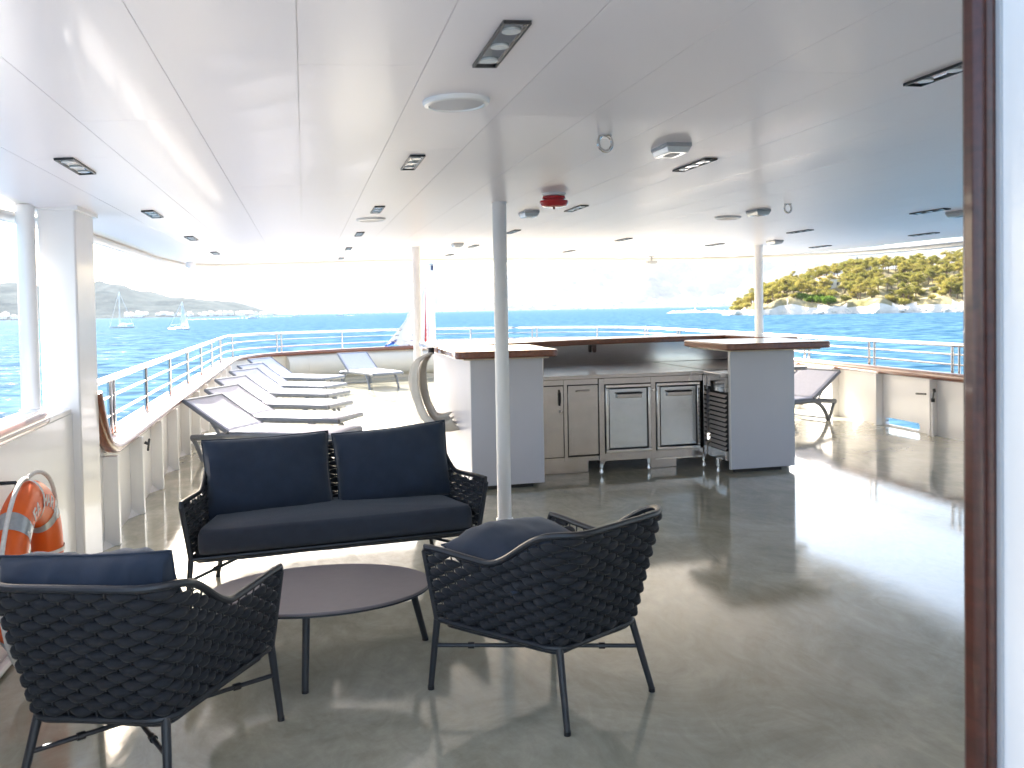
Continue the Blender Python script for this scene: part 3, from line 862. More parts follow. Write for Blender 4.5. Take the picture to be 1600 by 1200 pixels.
def woven_seat(name, sh, pitch, rowh, hw_front, hw_rear, vfoot):
    root = empty(name)
    # rim and lower ring
    N = 96
    ds = [sh.len * i / N for i in range(N + 1)]
    rim = [sh.at(d, sh.ztop(d)) for d in ds]
    b0 = sh.at(0, sh.Z0); b1 = sh.at(sh.len, sh.Z0)
    def corner(p, q): return [q.lerp(p, .06), q.lerp(p, .02)]
    path = [b0, b0.lerp(rim[0], .5), b0.lerp(rim[0], .93)] + [rim[0].lerp(rim[1], .6)] + rim[2:-2] + [rim[-1].lerp(rim[-2], .6), b1.lerp(rim[-1], .93), b1.lerp(rim[-1], .5), b1]
    MB().tube(path, .0135, 10).build("top_frame", M['frame'], root)
    ring = [sh.at(d, sh.Z0) for d in ds]
    MB().tube(ring, .0125, 10, closed=True).build("seat_frame", M['frame'], root)
    # rods
    nrod = int(round(sh.len / (pitch / 2)))
    nrod += nrod % 2
    sp = sh.len / nrod
    for j in range(1, nrod):
        d = j * sp
        a, b = sh.at(d, sh.Z0), sh.at(d, sh.ztop(d))
        MB().tube([a, b], .0035, 6, cap=False).build("rod", M['frame'], root)
    # padded bands woven round the rods
    rows = int((sh.ZT - sh.Z0 - .02) / rowh)
    for r in range(rows):
        z = sh.Z0 + .018 + rowh * (r + .5) * ((sh.ZT - sh.Z0 - .03) / (rows * rowh))
        runs, cur = [], []
        M_ = nrod * 7
        for i in range(M_ + 1):
            d = sh.len * i / M_
            if z < sh.ztop(d) - .018 and .012 < d < sh.len - .012: cur.append(d)
            else:
                if len(cur) > 5: runs.append(cur)
                cur = []
        if len(cur) > 5: runs.append(cur)
        mb = MB()
        for run in runs:
            vs, fs = [], []
            nn = 10
            for d in run:
                ph = pi * d / sp + (pi if r % 2 else 0)
                c = abs(math.cos(ph / 2))
                off = -.0095 + .0165 * c
                hh = .0028 + (rowh * .69 - .0028) * c ** .9
                th = .0040 + .0095 * c
                e = min(1, min(d - run[0], run[-1] - d) / .02 + .25)
                p = sh.at(d, z); o = sh.out(d)
                for k in range(nn):
                    a = 2 * pi * k / nn
                    ca, sa = math.cos(a), math.sin(a)
                    vs.append(p + o * (off + th * ca) + Vector((0, 0, hh * e * sa)))
            q = len(run)
            for i in range(q - 1):
                for k in range(nn):
                    fs.append((i * nn + k, i * nn + (k + 1) % nn, (i + 1) * nn + (k + 1) % nn, (i + 1) * nn + k))
            fs += [tuple(range(nn - 1, -1, -1)), tuple((q - 1) * nn + k for k in range(nn))]
            mb.add(vs, fs)
        mb.build("woven_band", M['band'], root, angle=180)
    # legs
    feet = []
    for sx in (-1, 1):
        for (hw, top, v) in ((hw_front, sh.at(.0 if sx < 0 else sh.len, sh.Z0), vfoot[0]), (hw_rear, None, vfoot[1])):
            if top is None:
                best = min((sh.at(d, sh.Z0) for d in ds), key=lambda p: (p - Vector((sx * 3, -3, sh.Z0))).length)
                top = best
            ft = Vector((sx * hw, v, 0))
            lg = MB().tube([top, ft + Vector((0, 0, .012))], [.0155, .0125], 12).build("leg", M['frame'], root)
            MB().tube([ft + Vector((0, 0, .016)), ft], .0138, 12).build("foot_cap", M['black'], lg)
            feet.append((sx, v, top, ft))
    return root, feet
def pillow(name, w_, h_, t_, m, seed, parent=None, wrinkle=.013, sag=0.12):
    mb = MB()
    nu, nv = 30, 26
    def side(sgn):
        def fn(u, v):
            a, b = 2 * u - 1, 2 * v - 1
            ed = max(0, (1 - abs(a) ** 2.8)) ** .55 * max(0, (1 - abs(b) ** 2.8)) ** .55
            pin = 1 - .045 * (1 - abs(b) ** 1.5) * abs(a) ** 3
            pin2 = 1 - .045 * (1 - abs(a) ** 1.5) * abs(b) ** 3
            x, z = a * w_ / 2 * pin, b * h_ / 2 * pin2
            nz = 1.5 * noise.noise(Vector((a * 1.4 + seed, b * 1.4, sgn * 3 + seed))) + .6 * noise.noise(Vector((a * 7 + seed, b * 3.5, seed)))
            edge = max(abs(a), abs(b))
            wr = wrinkle * nz * (0.5 + edge)
            wr += wrinkle * .9 * math.sin(14 * a + 9 * math.sin(seed)) * max(0, abs(b) - .55) * (1 - abs(b))* 6
            y = sgn * (t_ / 2 * ed * (1 - sag * b) + (wr if edge < .995 else 0) * min(1, ed * 3))
            return (x, y, z)
        return fn
    mb.grid(side(1), nu, nv); mb.grid(side(-1), nu, nv)
    me = mb.mesh(name, m)
    bm = bmesh.new(); bm.from_mesh(me)
    bmesh.ops.remove_doubles(bm, verts=bm.verts, dist=1e-4)
    bmesh.ops.recalc_face_normals(bm, faces=bm.faces)
    bm.to_mesh(me); bm.free()
    me.shade_smooth()
    o = bpy.data.objects.new(name, me); COL.objects.link(o)
    # welt sewn round the seam
    loop = []
    for k in range(80):
        q = k / 20
        t = 2 * (q % 1) - 1
        a, b = [(t, -1), (1, t), (-t, 1), (-1, -t)][int(q)]
        pin = 1 - .045 * (1 - abs(b) ** 1.5) * abs(a) ** 3
        pin2 = 1 - .045 * (1 - abs(a) ** 1.5) * abs(b) ** 3
        loop.append((a * w_ / 2 * pin, .002 * math.sin(9 * q + seed), b * h_ / 2 * pin2))
    MB().tube(loop, .0045, 6, closed=True, up=(0, 1, 0)).build("piping", m, o, angle=180)
    return o
def seat_cushion(poly, z0, z1, m, seed):
    # poly: plan outline; rounded top edge built as inset rings
    c = Vector((sum(p[0] for p in poly) / len(poly), sum(p[1] for p in poly) / len(poly)))
    rings = [(0.0, .985, z0), (0, 1.0, z0 + .03), (0, 1.0, z1 - .045), (0, .985, z1 - .02), (0, .955, z1 - .004), (0, .90, z1), (0, .6, z1 + .006), (0, .25, z1 + .008)]
    mb = MB(); k = len(poly); vs = []
    for _, s_, z in rings:
        for i, p in enumerate(poly):
            q = c + (Vector(p) - c) * s_
            qx = c.x + (p[0] - c.x) * (1 - (1 - s_) * min(1, .35 / max(.01, abs(p[0] - c.x)))) if s_ > .85 else q.x
            wz = .004 * noise.noise(Vector((q.x * 6 + seed, q.y * 6, z * 10)))
            vs.append((qx, q.y, z + wz))
    fs = [(i * k + j, i * k + (j + 1) % k, (i + 1) * k + (j + 1) % k, (i + 1) * k + j) for i in range(len(rings) - 1) for j in range(k)]
    fs += [tuple(range(k - 1, -1, -1)), tuple((len(rings) - 1) * k + j for j in range(k))]
    return mb.add(vs, fs)
def outline(hwf, hwr, vf, vb, r=.05, n=5, sub=10):
    pts = []
    corners = [(hwf, vf), (-hwf, vf), (-hwr, vb), (hwr, vb)]
    for i, p in enumerate(corners):
        a, b, c = Vector(corners[i - 1]), Vector(p), Vector(corners[(i + 1) % 4])
        d0, d1 = (a - b).normalized(), (c - b).normalized()
        s, e = b + d0 * r, b + d1 * r
        for j in range(n + 1):
            t = j / n
            pts.append(tuple((1 - t) ** 2 * s + 2 * t * (1 - t) * b + t * t * e))
        e2 = c - d1 * r
        for j in range(1, sub): pts.append(tuple(e.lerp(e2, j / sub)))
    return pts
def stretchers(root, feet, zs=.185):
    pos = {}
    for sx, v, top, ft in feet: pos[(sx, v > 0)] = ft.lerp(top, zs / top.z)
    for (a, b) in (((-1, True), (1, False)), ((1, True), (-1, False))):
        p, q = pos[a], pos[b]
        st = MB().tube([p, q], .0085, 10).build("stretcher", M['frame'], root)
        for f in (.18, .82):
            m_ = p.lerp(q, f); t = (q - p).normalized() * .013
            MB().tube([m_ - t, m_ + t], .0135, 10).build("clamp", M['black'], st)

bC, tC = seat_curve(.345, .245, .395, .325, .085, .15, -.285, -.405, .315, .375)
shC = Shell(bC, tC, .60)
chair, feet = woven_seat("armchair", shC, .098, .0245, .37, .255, (.335, -.335))
stretchers(chair, feet)
MB().tube([shC.at(0, shC.Z0), shC.at(shC.len, shC.Z0)], .0125, 10).build("front_bar", M['frame'], chair)
sl_ = seat_cushion(outline(.33, .225, .30, -.265, .05), .300, .312, M['frame'], 1).build("seat_base", M['frame'], chair)
tag(chair, "woven charcoal armchair seen from behind at the lower left, pillow propped upright", "armchair", "woven armchairs round the coffee table")
cc = seat_cushion(outline(.315, .225, .335, -.25, .07), .318, .415, M['seat'], 2).build("seat_cushion", M['seat'], chair, angle=180)
chair2 = copy_tree(chair)
def orient(o, x, y, fx, fy):
    o.location = (x, y, 0); o.rotation_euler = (0, 0, math.atan2(-fx, fy))
orient(chair, -.582, 3.245, .32, .947)
orient(chair2, .967, 3.452, -.5, .867)
tag(chair2, "woven charcoal armchair with its back turned at the centre, pillow lying flat", "armchair", "woven armchairs round the coffee table")
def place_pillow(o, owner, loc, rot, label):
    m4 = Matrix.Translation(owner.location) @ Matrix.Rotation(owner.rotation_euler.z, 4, 'Z') @ Matrix.Translation(loc)
    for ax, an in rot: m4 = m4 @ Matrix.Rotation(R(an), 4, ax)
    o.matrix_world = m4
    tag(o, label, "pillow", "navy pillows on the seating")
place_pillow(pillow("pillow", .58, .44, .25, M['navy'], 3.3, wrinkle=.016), chair, (-.015, -.235, .625), [('Y', -2), ('X', 17)], "navy pillow standing against the back of the lower left armchair")
place_pillow(pillow("pillow", .53, .50, .27, M['navy'], 5.1, wrinkle=.008), chair2, (-.03, .10, .535), [('X', -80), ('Y', 5)], "plump navy pillow lying flat on the central armchair")

bS, tS = seat_curve(.785, .645, .848, .705, .085, .15, -.285, -.375, .315, .375)
shS = Shell(bS, tS, .60)
sofa, feetS = woven_seat("sofa", shS, .098, .0245, .81, .66, (.335, -.335))
tag(sofa, "woven charcoal two-seat sofa facing the camera behind the oval table", "sofa")
MB().tube([shS.at(0, shS.Z0), shS.at(shS.len, shS.Z0)], .0125, 10).build("front_bar", M['frame'], sofa)
seat_cushion(outline(.77, .625, .30, -.265, .05, sub=24), .300, .312, M['frame'], 1).build("seat_base", M['frame'], sofa)
pS = {}
for sx, v, top, ft in feetS: pS[(sx, v > 0)] = ft.lerp(top, .185 / top.z)
for sx in (-1, 1):
    hub = Vector((sx * .46, .06, .245))
    for fr_ in (True, False):
        st = MB().tube([pS[(sx, fr_)], hub], .0085, 10).build("stretcher", M['frame'], sofa)
        m_ = pS[(sx, fr_)].lerp(hub, .4); t = (hub - m_).normalized() * .014
        MB().tube([m_ - t, m_ + t], .0135, 10).build("clamp", M['black'], st)
    MB().tube([hub, hub + Vector((-sx * .03, .12, .045))], .0075, 8).build("hanger", M['frame'], sofa)
MB().tube([(-.46, .06, .245), (.46, .06, .245)], .0085, 10).build("centre_bar", M['frame'], sofa)
for x in (-.3, 0, .3): MB().tube([(x, .06, .245), (x, .06, .30)], .0075, 8).build("hanger", M['frame'], sofa)
scu = seat_cushion(outline(.765, .615, .345, -.25, .08, sub=26), .318, .445, M['seat'], 4).build("seat_cushion", M['seat'], sofa, angle=180)
orient(sofa, .148, 5.145, .088, -.996)
place_pillow(pillow("pillow", .73, .465, .24, M['navy'], 1.7), sofa, (.36, -.15, .625), [('Y', 1.5), ('X', 17), ('Z', 4)], "left navy back pillow on the sofa")
place_pillow(pillow("pillow", .70, .465, .24, M['navy'], 8.4), sofa, (-.375, -.14, .632), [('Y', 2.5), ('X', 16), ('Z', -7)], "right navy back pillow on the sofa, its corner peaked")

# oval coffee table
tb = empty("coffee_table", (.042, 3.905, 0), R(-3.5))
tag(tb, "low oval coffee table with brown-grey top between sofa and armchairs", "table")
ovl = [(.487 * math.cos(2 * pi * i / 72), .335 * math.sin(2 * pi * i / 72)) for i in range(72)]
MB().poly_prism(ovl, .351, .363).build("table_top", M['table'], tb, bevel=.003)
MB().poly_prism([(x * .997, y * .997) for x, y in ovl], .343, .3505).build("edge_trim", M['frame'], tb)
MB().tube([(x * .66, y * .62, .332) for x, y in ovl[::2]], .011, 8, closed=True).build("sub_frame", M['frame'], tb)
for a, f_ in ((Vector((-.05, -.20, .338)), Vector((-.06, -.243, 0))), (Vector((.40, .03, .338)), Vector((.475, .22, 0))), (Vector((-.36, .08, .338)), Vector((-.42, .20, 0)))):
    lg = MB().tube([a, f_ + Vector((0, 0, .01))], [.017, .0145], 14).build("leg", M['frame'], tb)
    MB().tube([f_ + Vector((0, 0, .014)), f_], .0155, 12).build("foot_cap", M['black'], lg)

# ------------------------------------------------------------------ sun loungers
LB, LS, ZH, WD = .62, 1.20, .31, .66
def make_lounger():
    root = empty("sun_lounger")
    ca, sa = math.cos(.54), math.sin(.54)
    hw = WD / 2
    for s_ in (-1, 1):
        y = s_ * (hw - .02)
        rl = MB().tube(catmull([(1.21, y, ZH - .015), (.9, y, ZH - .012), (.3, y, ZH - .02), (-.10, y, ZH - .03), (-.36, y, ZH - .055), (-.46, y, ZH - .065)], 5), .026, 8, flat=1.25)
        rl.build("side_rail", M['resin'], root)
        lg = MB().tube(catmull([(-.06, y, ZH - .045), (-.17, y, ZH - .10), (-.26, y, .11), (-.31, y, 0.0)], 5), [.026] * 15 + [.02], 8)
        lg.build("head_leg", M['resin'], root)
        MB().tube([(-.445, y, ZH - .06), (-.40, y, .17), (-.325, y, .0)], [.026, .022, .02], 8).build("head_leg_brace", M['resin'], root)
        MB().tube(catmull([(.84, y, ZH - .03), (.93, y, .19), (1.02, y, 0.0)], 5), .024, 8).build("foot_leg", M['resin'], root)
        MB().tube([(0, s_ * hw, ZH + .005), (-LB * ca * .5, s_ * hw, ZH + LB * sa * .5 + .004), (-LB * ca, s_ * hw, ZH + LB * sa + .01)], .017, 8, flat=1.3).build("backrest_rail", M['resin'], root)
        MB().tube([(-.12, y * .96, ZH - .03), (-.25, y * .96, ZH + .14)], .011, 6).build("recline_strut", M['resin'], root)
    MB().tube([(-LB * ca, -hw, ZH + LB * sa + .01), (-LB * ca, hw, ZH + LB * sa + .01)], .02, 8).build("head_bar", M['resin'], root)
    MB().tube([(1.21, -hw + .02, ZH - .015), (1.21, hw - .02, ZH - .015)], .026, 8).build("foot_bar", M['resin'], root)
    MB().tube([(-.31, -hw + .02, .03), (-.31, hw - .02, .03)], .012, 8).build("cross_bar", M['resin'], root)
    MB().tube([(.2, -hw + .02, ZH - .05), (.2, hw - .02, ZH - .05)], .015, 8).build("cross_bar", M['resin'], root)
    def sl1(u, v):
        b = (2 * v - 1)
        return (1.21 * u + .0, b * (hw - .006), ZH + .018 - .014 * (1 - b * b) * math.sin(u * pi) )
    def sl2(u, v):
        b = (2 * v - 1)
        return (-LB * ca * u, b * (hw + .004), ZH + .018 + LB * sa * u - .016 * (1 - b * b) * math.sin(u * pi) + .004)
    for nm, fn in (("seat_sling", sl1), ("back_sling", sl2)):
        o = MB().grid(fn, 12, 8).build(nm, M['sling'], root, angle=180)
        k_ = o.modifiers.new("thickness", 'SOLIDIFY'); k_.thickness = .008
    return root
lgroup = "sun loungers on the after deck"
spots = [(-.64, 9.73, -.52, "nearest sun lounger in the left row, its foot end in shade behind the sofa"),
         (-.55, 10.95, -.51, "second sun lounger from the sofa in the left row"),
         (-.58, 12.45, -.56, "third sun lounger from the sofa in the left row"),
         (-.52, 14.0, -.60, "fourth sun lounger from the sofa in the left row"),
         (-.50, 15.35, -.61, "fifth sun lounger from the sofa in the left row"),
         (-.44, 17.1, -.66, "farthest sun lounger of the left row, by the stern bulwark"),
         (1.15, 18.05, -1.22, "lone sun lounger facing the camera in front of the stern bulwark"),
         (6.30, 10.28, pi + .33, "shaded sun lounger on the right, half hidden by the bar")]
proto = make_lounger()
for i, (x, y, th, lab) in enumerate(spots):
    o = proto if i == 0 else copy_tree(proto)
    o.location = (x, y, 0); o.rotation_euler = (0, 0, th)
    tag(o, lab, "sun lounger", lgroup)

# ------------------------------------------------------------------ lifebuoy
lb = empty("lifebuoy", (XP + .14, 4.20, .48))
tag(lb, "orange lifebuoy with white rope and silver tape on the tall bulwark", "lifebuoy")
RB, rb_ = .280, .097
tilt = Matrix.Translation((XP + .145, 4.20, .48)) @ Matrix.Rotation(R(90), 4, 'Y') @ Matrix.Rotation(R(0), 4, 'X')
def torus(R0, r0, a0, a1, n, m_, off=0):
    P = [(R0 * math.cos(a0 + (a1 - a0) * i / n), R0 * math.sin(a0 + (a1 - a0) * i / n), off) for i in range(n + (0 if abs(a1 - a0 - 2 * pi) < 1e-6 else 1))]
    return P
mbt = MB().tube(torus(RB, rb_, 0, 2 * pi, 72, 24), rb_, 24, closed=True, flat=.68)
part(mbt.xform(tilt), "ring", M['orange'], lb, angle=180)
for a in (45, 135, 225, 315):
    p = torus(RB, rb_, R(a - 6.5), R(a + 6.5), 8, 8)
    part(MB().tube(p, rb_ + .003, 24, flat=.68, cap=False).xform(tilt), "reflective_band", M['tape'], lb, angle=180)
    p = torus(RB + .004, rb_, R(a + 45 - 2), R(a + 45 + 2), 4, 8)
    part(MB().tube(p, rb_ + .004, 24, flat=.70, cap=False).xform(tilt), "rope_lashing", M['rope'], lb, angle=180)
for a in range(4):
    P = []
    for i in range(17):
        t = i / 16; an = R(a * 90 + 90 * t)
        rr = RB + rb_ + .012 + .045 * math.sin(pi * t)
        P.append((rr * math.cos(an), rr * math.sin(an), .02 * math.sin(pi * t)))
    part(MB().tube(P, .010, 8).xform(tilt), "grab_rope", M['rope'], lb, angle=180)
def ring_text(txt, a_start, step, fac):
    for i, ch in enumerate(txt):
        if ch == ' ': continue
        cu = bpy.data.curves.new("letter", 'FONT')
        cu.body = ch; cu.size = .085; cu.extrude = .0012; cu.align_x = 'CENTER'; cu.align_y = 'CENTER'
        ob = bpy.data.objects.new("letter_tmp", cu); COL.objects.link(ob)
        dg = bpy.context.evaluated_depsgraph_get()
        me = bpy.data.meshes.new_from_object(ob.evaluated_get(dg))
        bpy.data.objects.remove(ob)
        an = R(a_start + step * i)
        # local frame on the ring's face: x along tangent, y radially outwards, facing inboard (+X world)
        for vtx in me.vertices:
            lx, ly, lz = vtx.co
            rr = RB + ly * .92
            da = an + lx / RB * fac
            hgt = rb_ * .68 * math.sqrt(max(0.05, 1 - ((rr - RB) / rb_) ** 2)) + .002 + lz
            # ring plane: world y = -? horizontal, world z vertical
            vtx.co = Vector((hgt + .005, rr * math.sin(da), rr * math.cos(da)))
        me.materials.append(M['letter'])
        lo = bpy.data.objects.new("letter", me); COL.objects.link(lo); lo.parent = lb
ring_text("ALFA MARIO", -48, 10.7, 1.0)
part(MB().tube([(XP + .0, 4.20, .855), (XP + .10, 4.20, .855), (XP + .12, 4.20, .795)], .009, 8), "hook", M['black'], lb)
part(MB().tube([(XP + .02, 4.10, .42), (XP + .07, 4.2, .45), (XP + .06, 4.25, .41), (XP + .05, 4.33, .45), (XP + .03, 4.42, .46)], .007, 6), "bracket_wire", M['black'], lb)

# ------------------------------------------------------------------ ceiling fittings
SPL = "recessed ceiling spotlights"
def spotlight(x, y, label, w_=.075, l_=.42):
    e = empty("ceiling_spotlight", (x, y, zc(x)))
    tag(e, label, "ceiling light", SPL)
    sl = -2 * (.0085 if x < 2.83 else .0045) * (x - 2.83)
    zz = zc(x) - .0035
    f_ = MB()
    for a, b, c, d_ in ((-w_ / 2, w_ / 2, -l_ / 2, -l_ / 2 + .006), (-w_ / 2, w_ / 2, l_ / 2 - .006, l_ / 2), (-w_ / 2, -w_ / 2 + .006, -l_ / 2 + .006, l_ / 2 - .006), (w_ / 2 - .006, w_ / 2, -l_ / 2 + .006, l_ / 2 - .006)):
        f_.box(a, b, c, d_, -.010, .004)
    f_.build("frame", M['black'], e)
    MB().box(-w_ / 2 + .006, w_ / 2 - .006, -l_ / 2 + .006, l_ / 2 - .006, -.0045, .004).build("back_plate", M['spot'], e)
    for q in (-.14, .0, .14):
        MB().lathe([(.026, -.0046), (.026, -.009), (.021, -.0095), (0, -.0075)], 20, Matrix.Translation((0, q, 0))).build("lamp", M['lens'], e)
    e.rotation_euler = (0, -math.atan(sl), 0)
rowname = {-.97: "leftmost row over the port side", .55: "row passing over the sofa", 2.15: "row running over the bar's middle", 3.78: "row right of the bar's middle", 5.27: "row over the bar's right wing", 6.70: "rightmost row near the starboard edge"}
ordn = ["nearest", "second", "third", "fourth", "fifth", "sixth", "seventh"]
rows_ = {-.97: [4.2, 6.2, 8.25, 10.4], .55: [2.38, 4.38, 6.52, 8.7, 10.85, 13.0], 2.15: [2.5, 4.5, 6.67, 8.84, 11.0, 12.9], 3.78: [5.0 + 4.88, 12.1], 5.27: [6.43, 8.44, 10.45], 6.70: [6.1, 8.27, 10.25]}
for x, yl in rows_.items():
    for i, y in enumerate(yl):
        spotlight(x, y, f"{ordn[i]} spotlight from the camera in the {rowname[x]}")
def speaker(x, y, label, r=.12):
    e = empty("ceiling_speaker", (x, y, zc(x)))
    tag(e, label, "speaker", "round ceiling speakers")
    sl = -2 * (.0085 if x < 2.83 else .0045) * (x - 2.83); e.rotation_euler = (0, -math.atan(sl), 0)
    MB().lathe([(r, .004), (r, -.008), (r - .006, -.016), (r - .02, -.018), (r - .022, -.012)], 40).build("bezel", M['paint'], e)
    MB().lathe([(r - .022, -.012), (r * .5, -.018), (0, -.020)], 40).build("grille", M['speaker'], e)
speaker(.545, 3.06, "large round white ceiling speaker nearest the camera")
speaker(.555, 7.23, "round ceiling speaker farther along the row over the sofa")
speaker(3.80, 7.27, "round ceiling speaker above the bar's right side")
def ring_bolt(x, y, label):
    e = empty("lifting_eye", (x, y, zc(x)))
    tag(e, label, "ring", "steel eye rings in the ceiling")
    z = -.0
    P = [(.036 * math.cos(2 * pi * i / 28), 0, -.036 + .036 * math.sin(2 * pi * i / 28) * 1.0) for i in range(28)]
    MB().tube(P, .0075, 8, closed=True, up=(0, 1, 0)).build("eye", M['steelplain'], e)
    MB().lathe([(.03, .003), (.03, -.005), (0, -.006)], 20).build("base_plate", M['steelplain'], e)
    e.rotation_euler = (0, 0, R(12))
ring_bolt(1.335, 3.70, "steel ring hanging from the ceiling near the nearest pillar")
ring_bolt(3.78, 6.22, "steel ring hanging from the ceiling over the bar's right wing")
def light_box(x, y, label, w_=.13, l_=.20, rz_=0):
    e = empty("emergency_light", (x, y, zc(x)))
    tag(e, label, "emergency light", "box lamps under the ceiling")
    e.rotation_euler = (0, 0, rz_)
    MB().box(-w_ / 2, w_ / 2, -l_ / 2, l_ / 2, -.018, .006).build("body", M['grey'], e, bevel=.003)
    MB().add([(-w_ / 2 + .002, -l_ / 2 + .002, -.0185), (w_ / 2 - .002, -l_ / 2 + .002, -.0185), (w_ / 2 - .002, l_ / 2 - .002, -.0185), (-w_ / 2 + .002, l_ / 2 - .002, -.0185),
              (-w_ / 2 + .014, -l_ / 2 + .014, -.045), (w_ / 2 - .014, -l_ / 2 + .014, -.045), (w_ / 2 - .014, l_ / 2 - .014, -.045), (-w_ / 2 + .014, l_ / 2 - .014, -.045)],
             [(3, 2, 1, 0), (4, 5, 6, 7), (0, 1, 5, 4), (1, 2, 6, 5), (2, 3, 7, 6), (3, 0, 4, 7)]).build("diffuser", M['lens'], e, bevel=.003)
    MB().box(-w_ / 2 + .04, w_ / 2 - .04, -.05, .05, -.047, -.0455).build("lamp_window", M['black'], e)
light_box(1.77, 3.96, "emergency light box nearest the camera, beside the steel ring")
light_box(1.825, 6.93, "emergency light box just left of the red alarm")
light_box(3.80, 6.72, "emergency light box over the bar's right wing")
light_box(5.68, 9.65, "small emergency light box beside the pillar behind the bar")
light_box(5.55, 6.4, "emergency light box at the right edge by the door jamb")
light_box(1.85, 10.5, "small emergency light box beyond the nearest pillar")
al = empty("alarm_sounder", (1.70, 5.77, zc(1.70)))
tag(al, "red fire alarm sounder under the ceiling beside the nearest pillar", "alarm")
MB().lathe([(.085, .003), (.085, -.012), (.07, -.020), (0, -.020)], 32).build("base", M['paint'], al)
MB().lathe([(.078, -.020), (.082, -.036), (.070, -.040), (.072, -.048), (.098, -.050), (.100, -.062), (.086, -.088), (.060, -.095), (0, -.096)], 32).build("horn_body", M['red'], al)
MB().lathe([(.008, -.096), (.008, -.106), (0, -.108)], 12).build("indicator", M['black'], al)
cm = empty("floodlight", (5.45, 13.0, zc(5.45)))
tag(cm, "small floodlight hanging from the after edge of the roof", "floodlight")
MB().box(-.05, .05, -.03, .03, -.012, .003).build("mount_plate", M['grey'], cm)
MB().tube([(0, 0, -.01), (0, 0, -.075)], .014, 10).build("stem", M['grey'], cm)
MB().box(-.085, .085, -.05, .05, -.125, -.076).build("lamp_head", M['grey'], cm, bevel=.008)
dm = empty("dome_light", (-1.40, 11.75, zc(-1.40)))
tag(dm, "white dome fitting under the rounded left corner of the roof", "dome light")
MB().lathe([(.055, .003), (.055, -.02), (.062, -.028), (.06, -.05), (.042, -.08), (.018, -.096), (0, -.098)], 24).build("dome", M['paint'], dm)

# ------------------------------------------------------------------ ensign staff at the stern
es = empty("flag_staff", (2.86, 19.92, capz(2.83)))
tag(es, "white staff at the stern behind the pillar, with a small blue lamp box", "flag pole")
def P_(mb, nm, m, **k): return part(mb, nm, m, es, **k)
P_(MB().tube([(2.86, 19.92, .66), (2.86, 19.92, 2.95)], [.11, .075], 16), "staff", M['boatwhite'])
P_(MB().box(2.865, 2.925, 19.80, 19.86, 2.43, 2.54), "lamp_box", M['lampblue'])
P_(MB().box(2.83, 2.95, 19.79, 19.87, 2.552, 2.57), "lamp_lid", M['grey'])
P_(MB().tube([(2.93, 19.83, 2.36), (3.0, 19.83, 2.33)], .012, 8), "bracket", M['grey'])
fg = empty("ensign", (2.4, 19.9, 1.2))
tag(fg, "red white and blue ensign draped beside the stern staff", "flag")
def flag(u, v):
    # u along the hang from staff outwards, v from top to bottom
    x = 2.77 - u * 1.05 * (v ** 1.4) - .03
    z = 2.28 - 1.55 * v - .05 * u
    if v > .55: z += .05 * math.sin(u * 11)
    return (x, 19.86 + .05 * math.sin(u * 14 + v * 3) * (.3 + v), z)
def fslice(u0, u1, v0, v1, nm, m):
    o = part(MB().grid(lambda a, b: flag(u0 + (u1 - u0) * a, v0 + (v1 - v0) * b), 14, 26), nm, m, fg, angle=180)
    k_ = o.modifiers.new("thickness", 'SOLIDIFY'); k_.thickness = .006
fslice(0, .05, .06, 1, "red_stripe", M['flagr'])
fslice(.05, 1, .06, .93, "white_stripe", M['flagw'])
fslice(.05, .72, .93, 1, "white_stripe", M['flagw'])
fslice(.72, 1, .93, 1, "blue_stripe", M['flagb'])

# ------------------------------------------------------------------ rocky headland with pines
IA0, IA1 = bearing(1128), bearing(1790)
ID0, IDD = 408.0, 230.0
itab = pxtab([(1128, .2), (1146, 1.6), (1170, 5), (1200, 9), (1245, 15.5), (1290, 20), (1340, 23), (1430, 24), (1520, 26), (1790, 27)], IA0, IA1)
def shore_off(u):
    return 9 * noise.noise(Vector((u * 9, 2.2, 0))) + 4 * noise.noise(Vector((u * 27, 5.2, 0))) + 26 * sm(.09, .0, u)
def island_pt(u, v):
    a = IA0 + (IA1 - IA0) * u
    d = ID0 + shore_off(u) * (1 - v) + IDD * v
    x, y = d * math.sin(a), d * math.cos(a)
    top = itab(u)
    cliff = min(top, 2.2 + 3.2 * (noise.noise(Vector((u * 16, 9.1, 1))) + .35) + 4.5 * math.exp(-((u - .175) / .045) ** 2) + 3.5 * math.exp(-((u - .56) / .05) ** 2) + 2.5 * math.exp(-((u - .40) / .06) ** 2))
    cliff = max(.6, cliff)
    if v < .035: h = cliff * (v / .035) ** .7
    else:
        q = (v - .035) / .965
        h = cliff + (top - cliff) * sm(0, .55, q) * (1 - .25 * sm(.6, 1, q))
    rn = noise.fractal(Vector((x * .05, y * .05, 4)), 1, 2.1, 6)
    cr = abs(noise.noise(Vector((x * .16 + .4 * h, y * .16, h * .12))))
    amp = min(1, top / 5)
    h += (1.1 * rn + .9 * (.25 - cr)) * amp * (1 if v > 0 else 0)
    return (x, y, sea_z(y) + (h if v > 0 else -1.5))
head = MB().grid(island_pt, 300, 60).build("headland", M['soil'], angle=180)
head.data.materials.append(M['rock'])
for p in head.data.polygons:
    c = p.center
    hgt = c.z - sea_z(c.y)
    nzv = noise.noise(Vector((c.x * .04, c.y * .04, 3)))
    if p.normal.z < .62 or hgt < 3.4 + 2.6 * nzv: p.material_index = 1
tag(head, kind="structure")

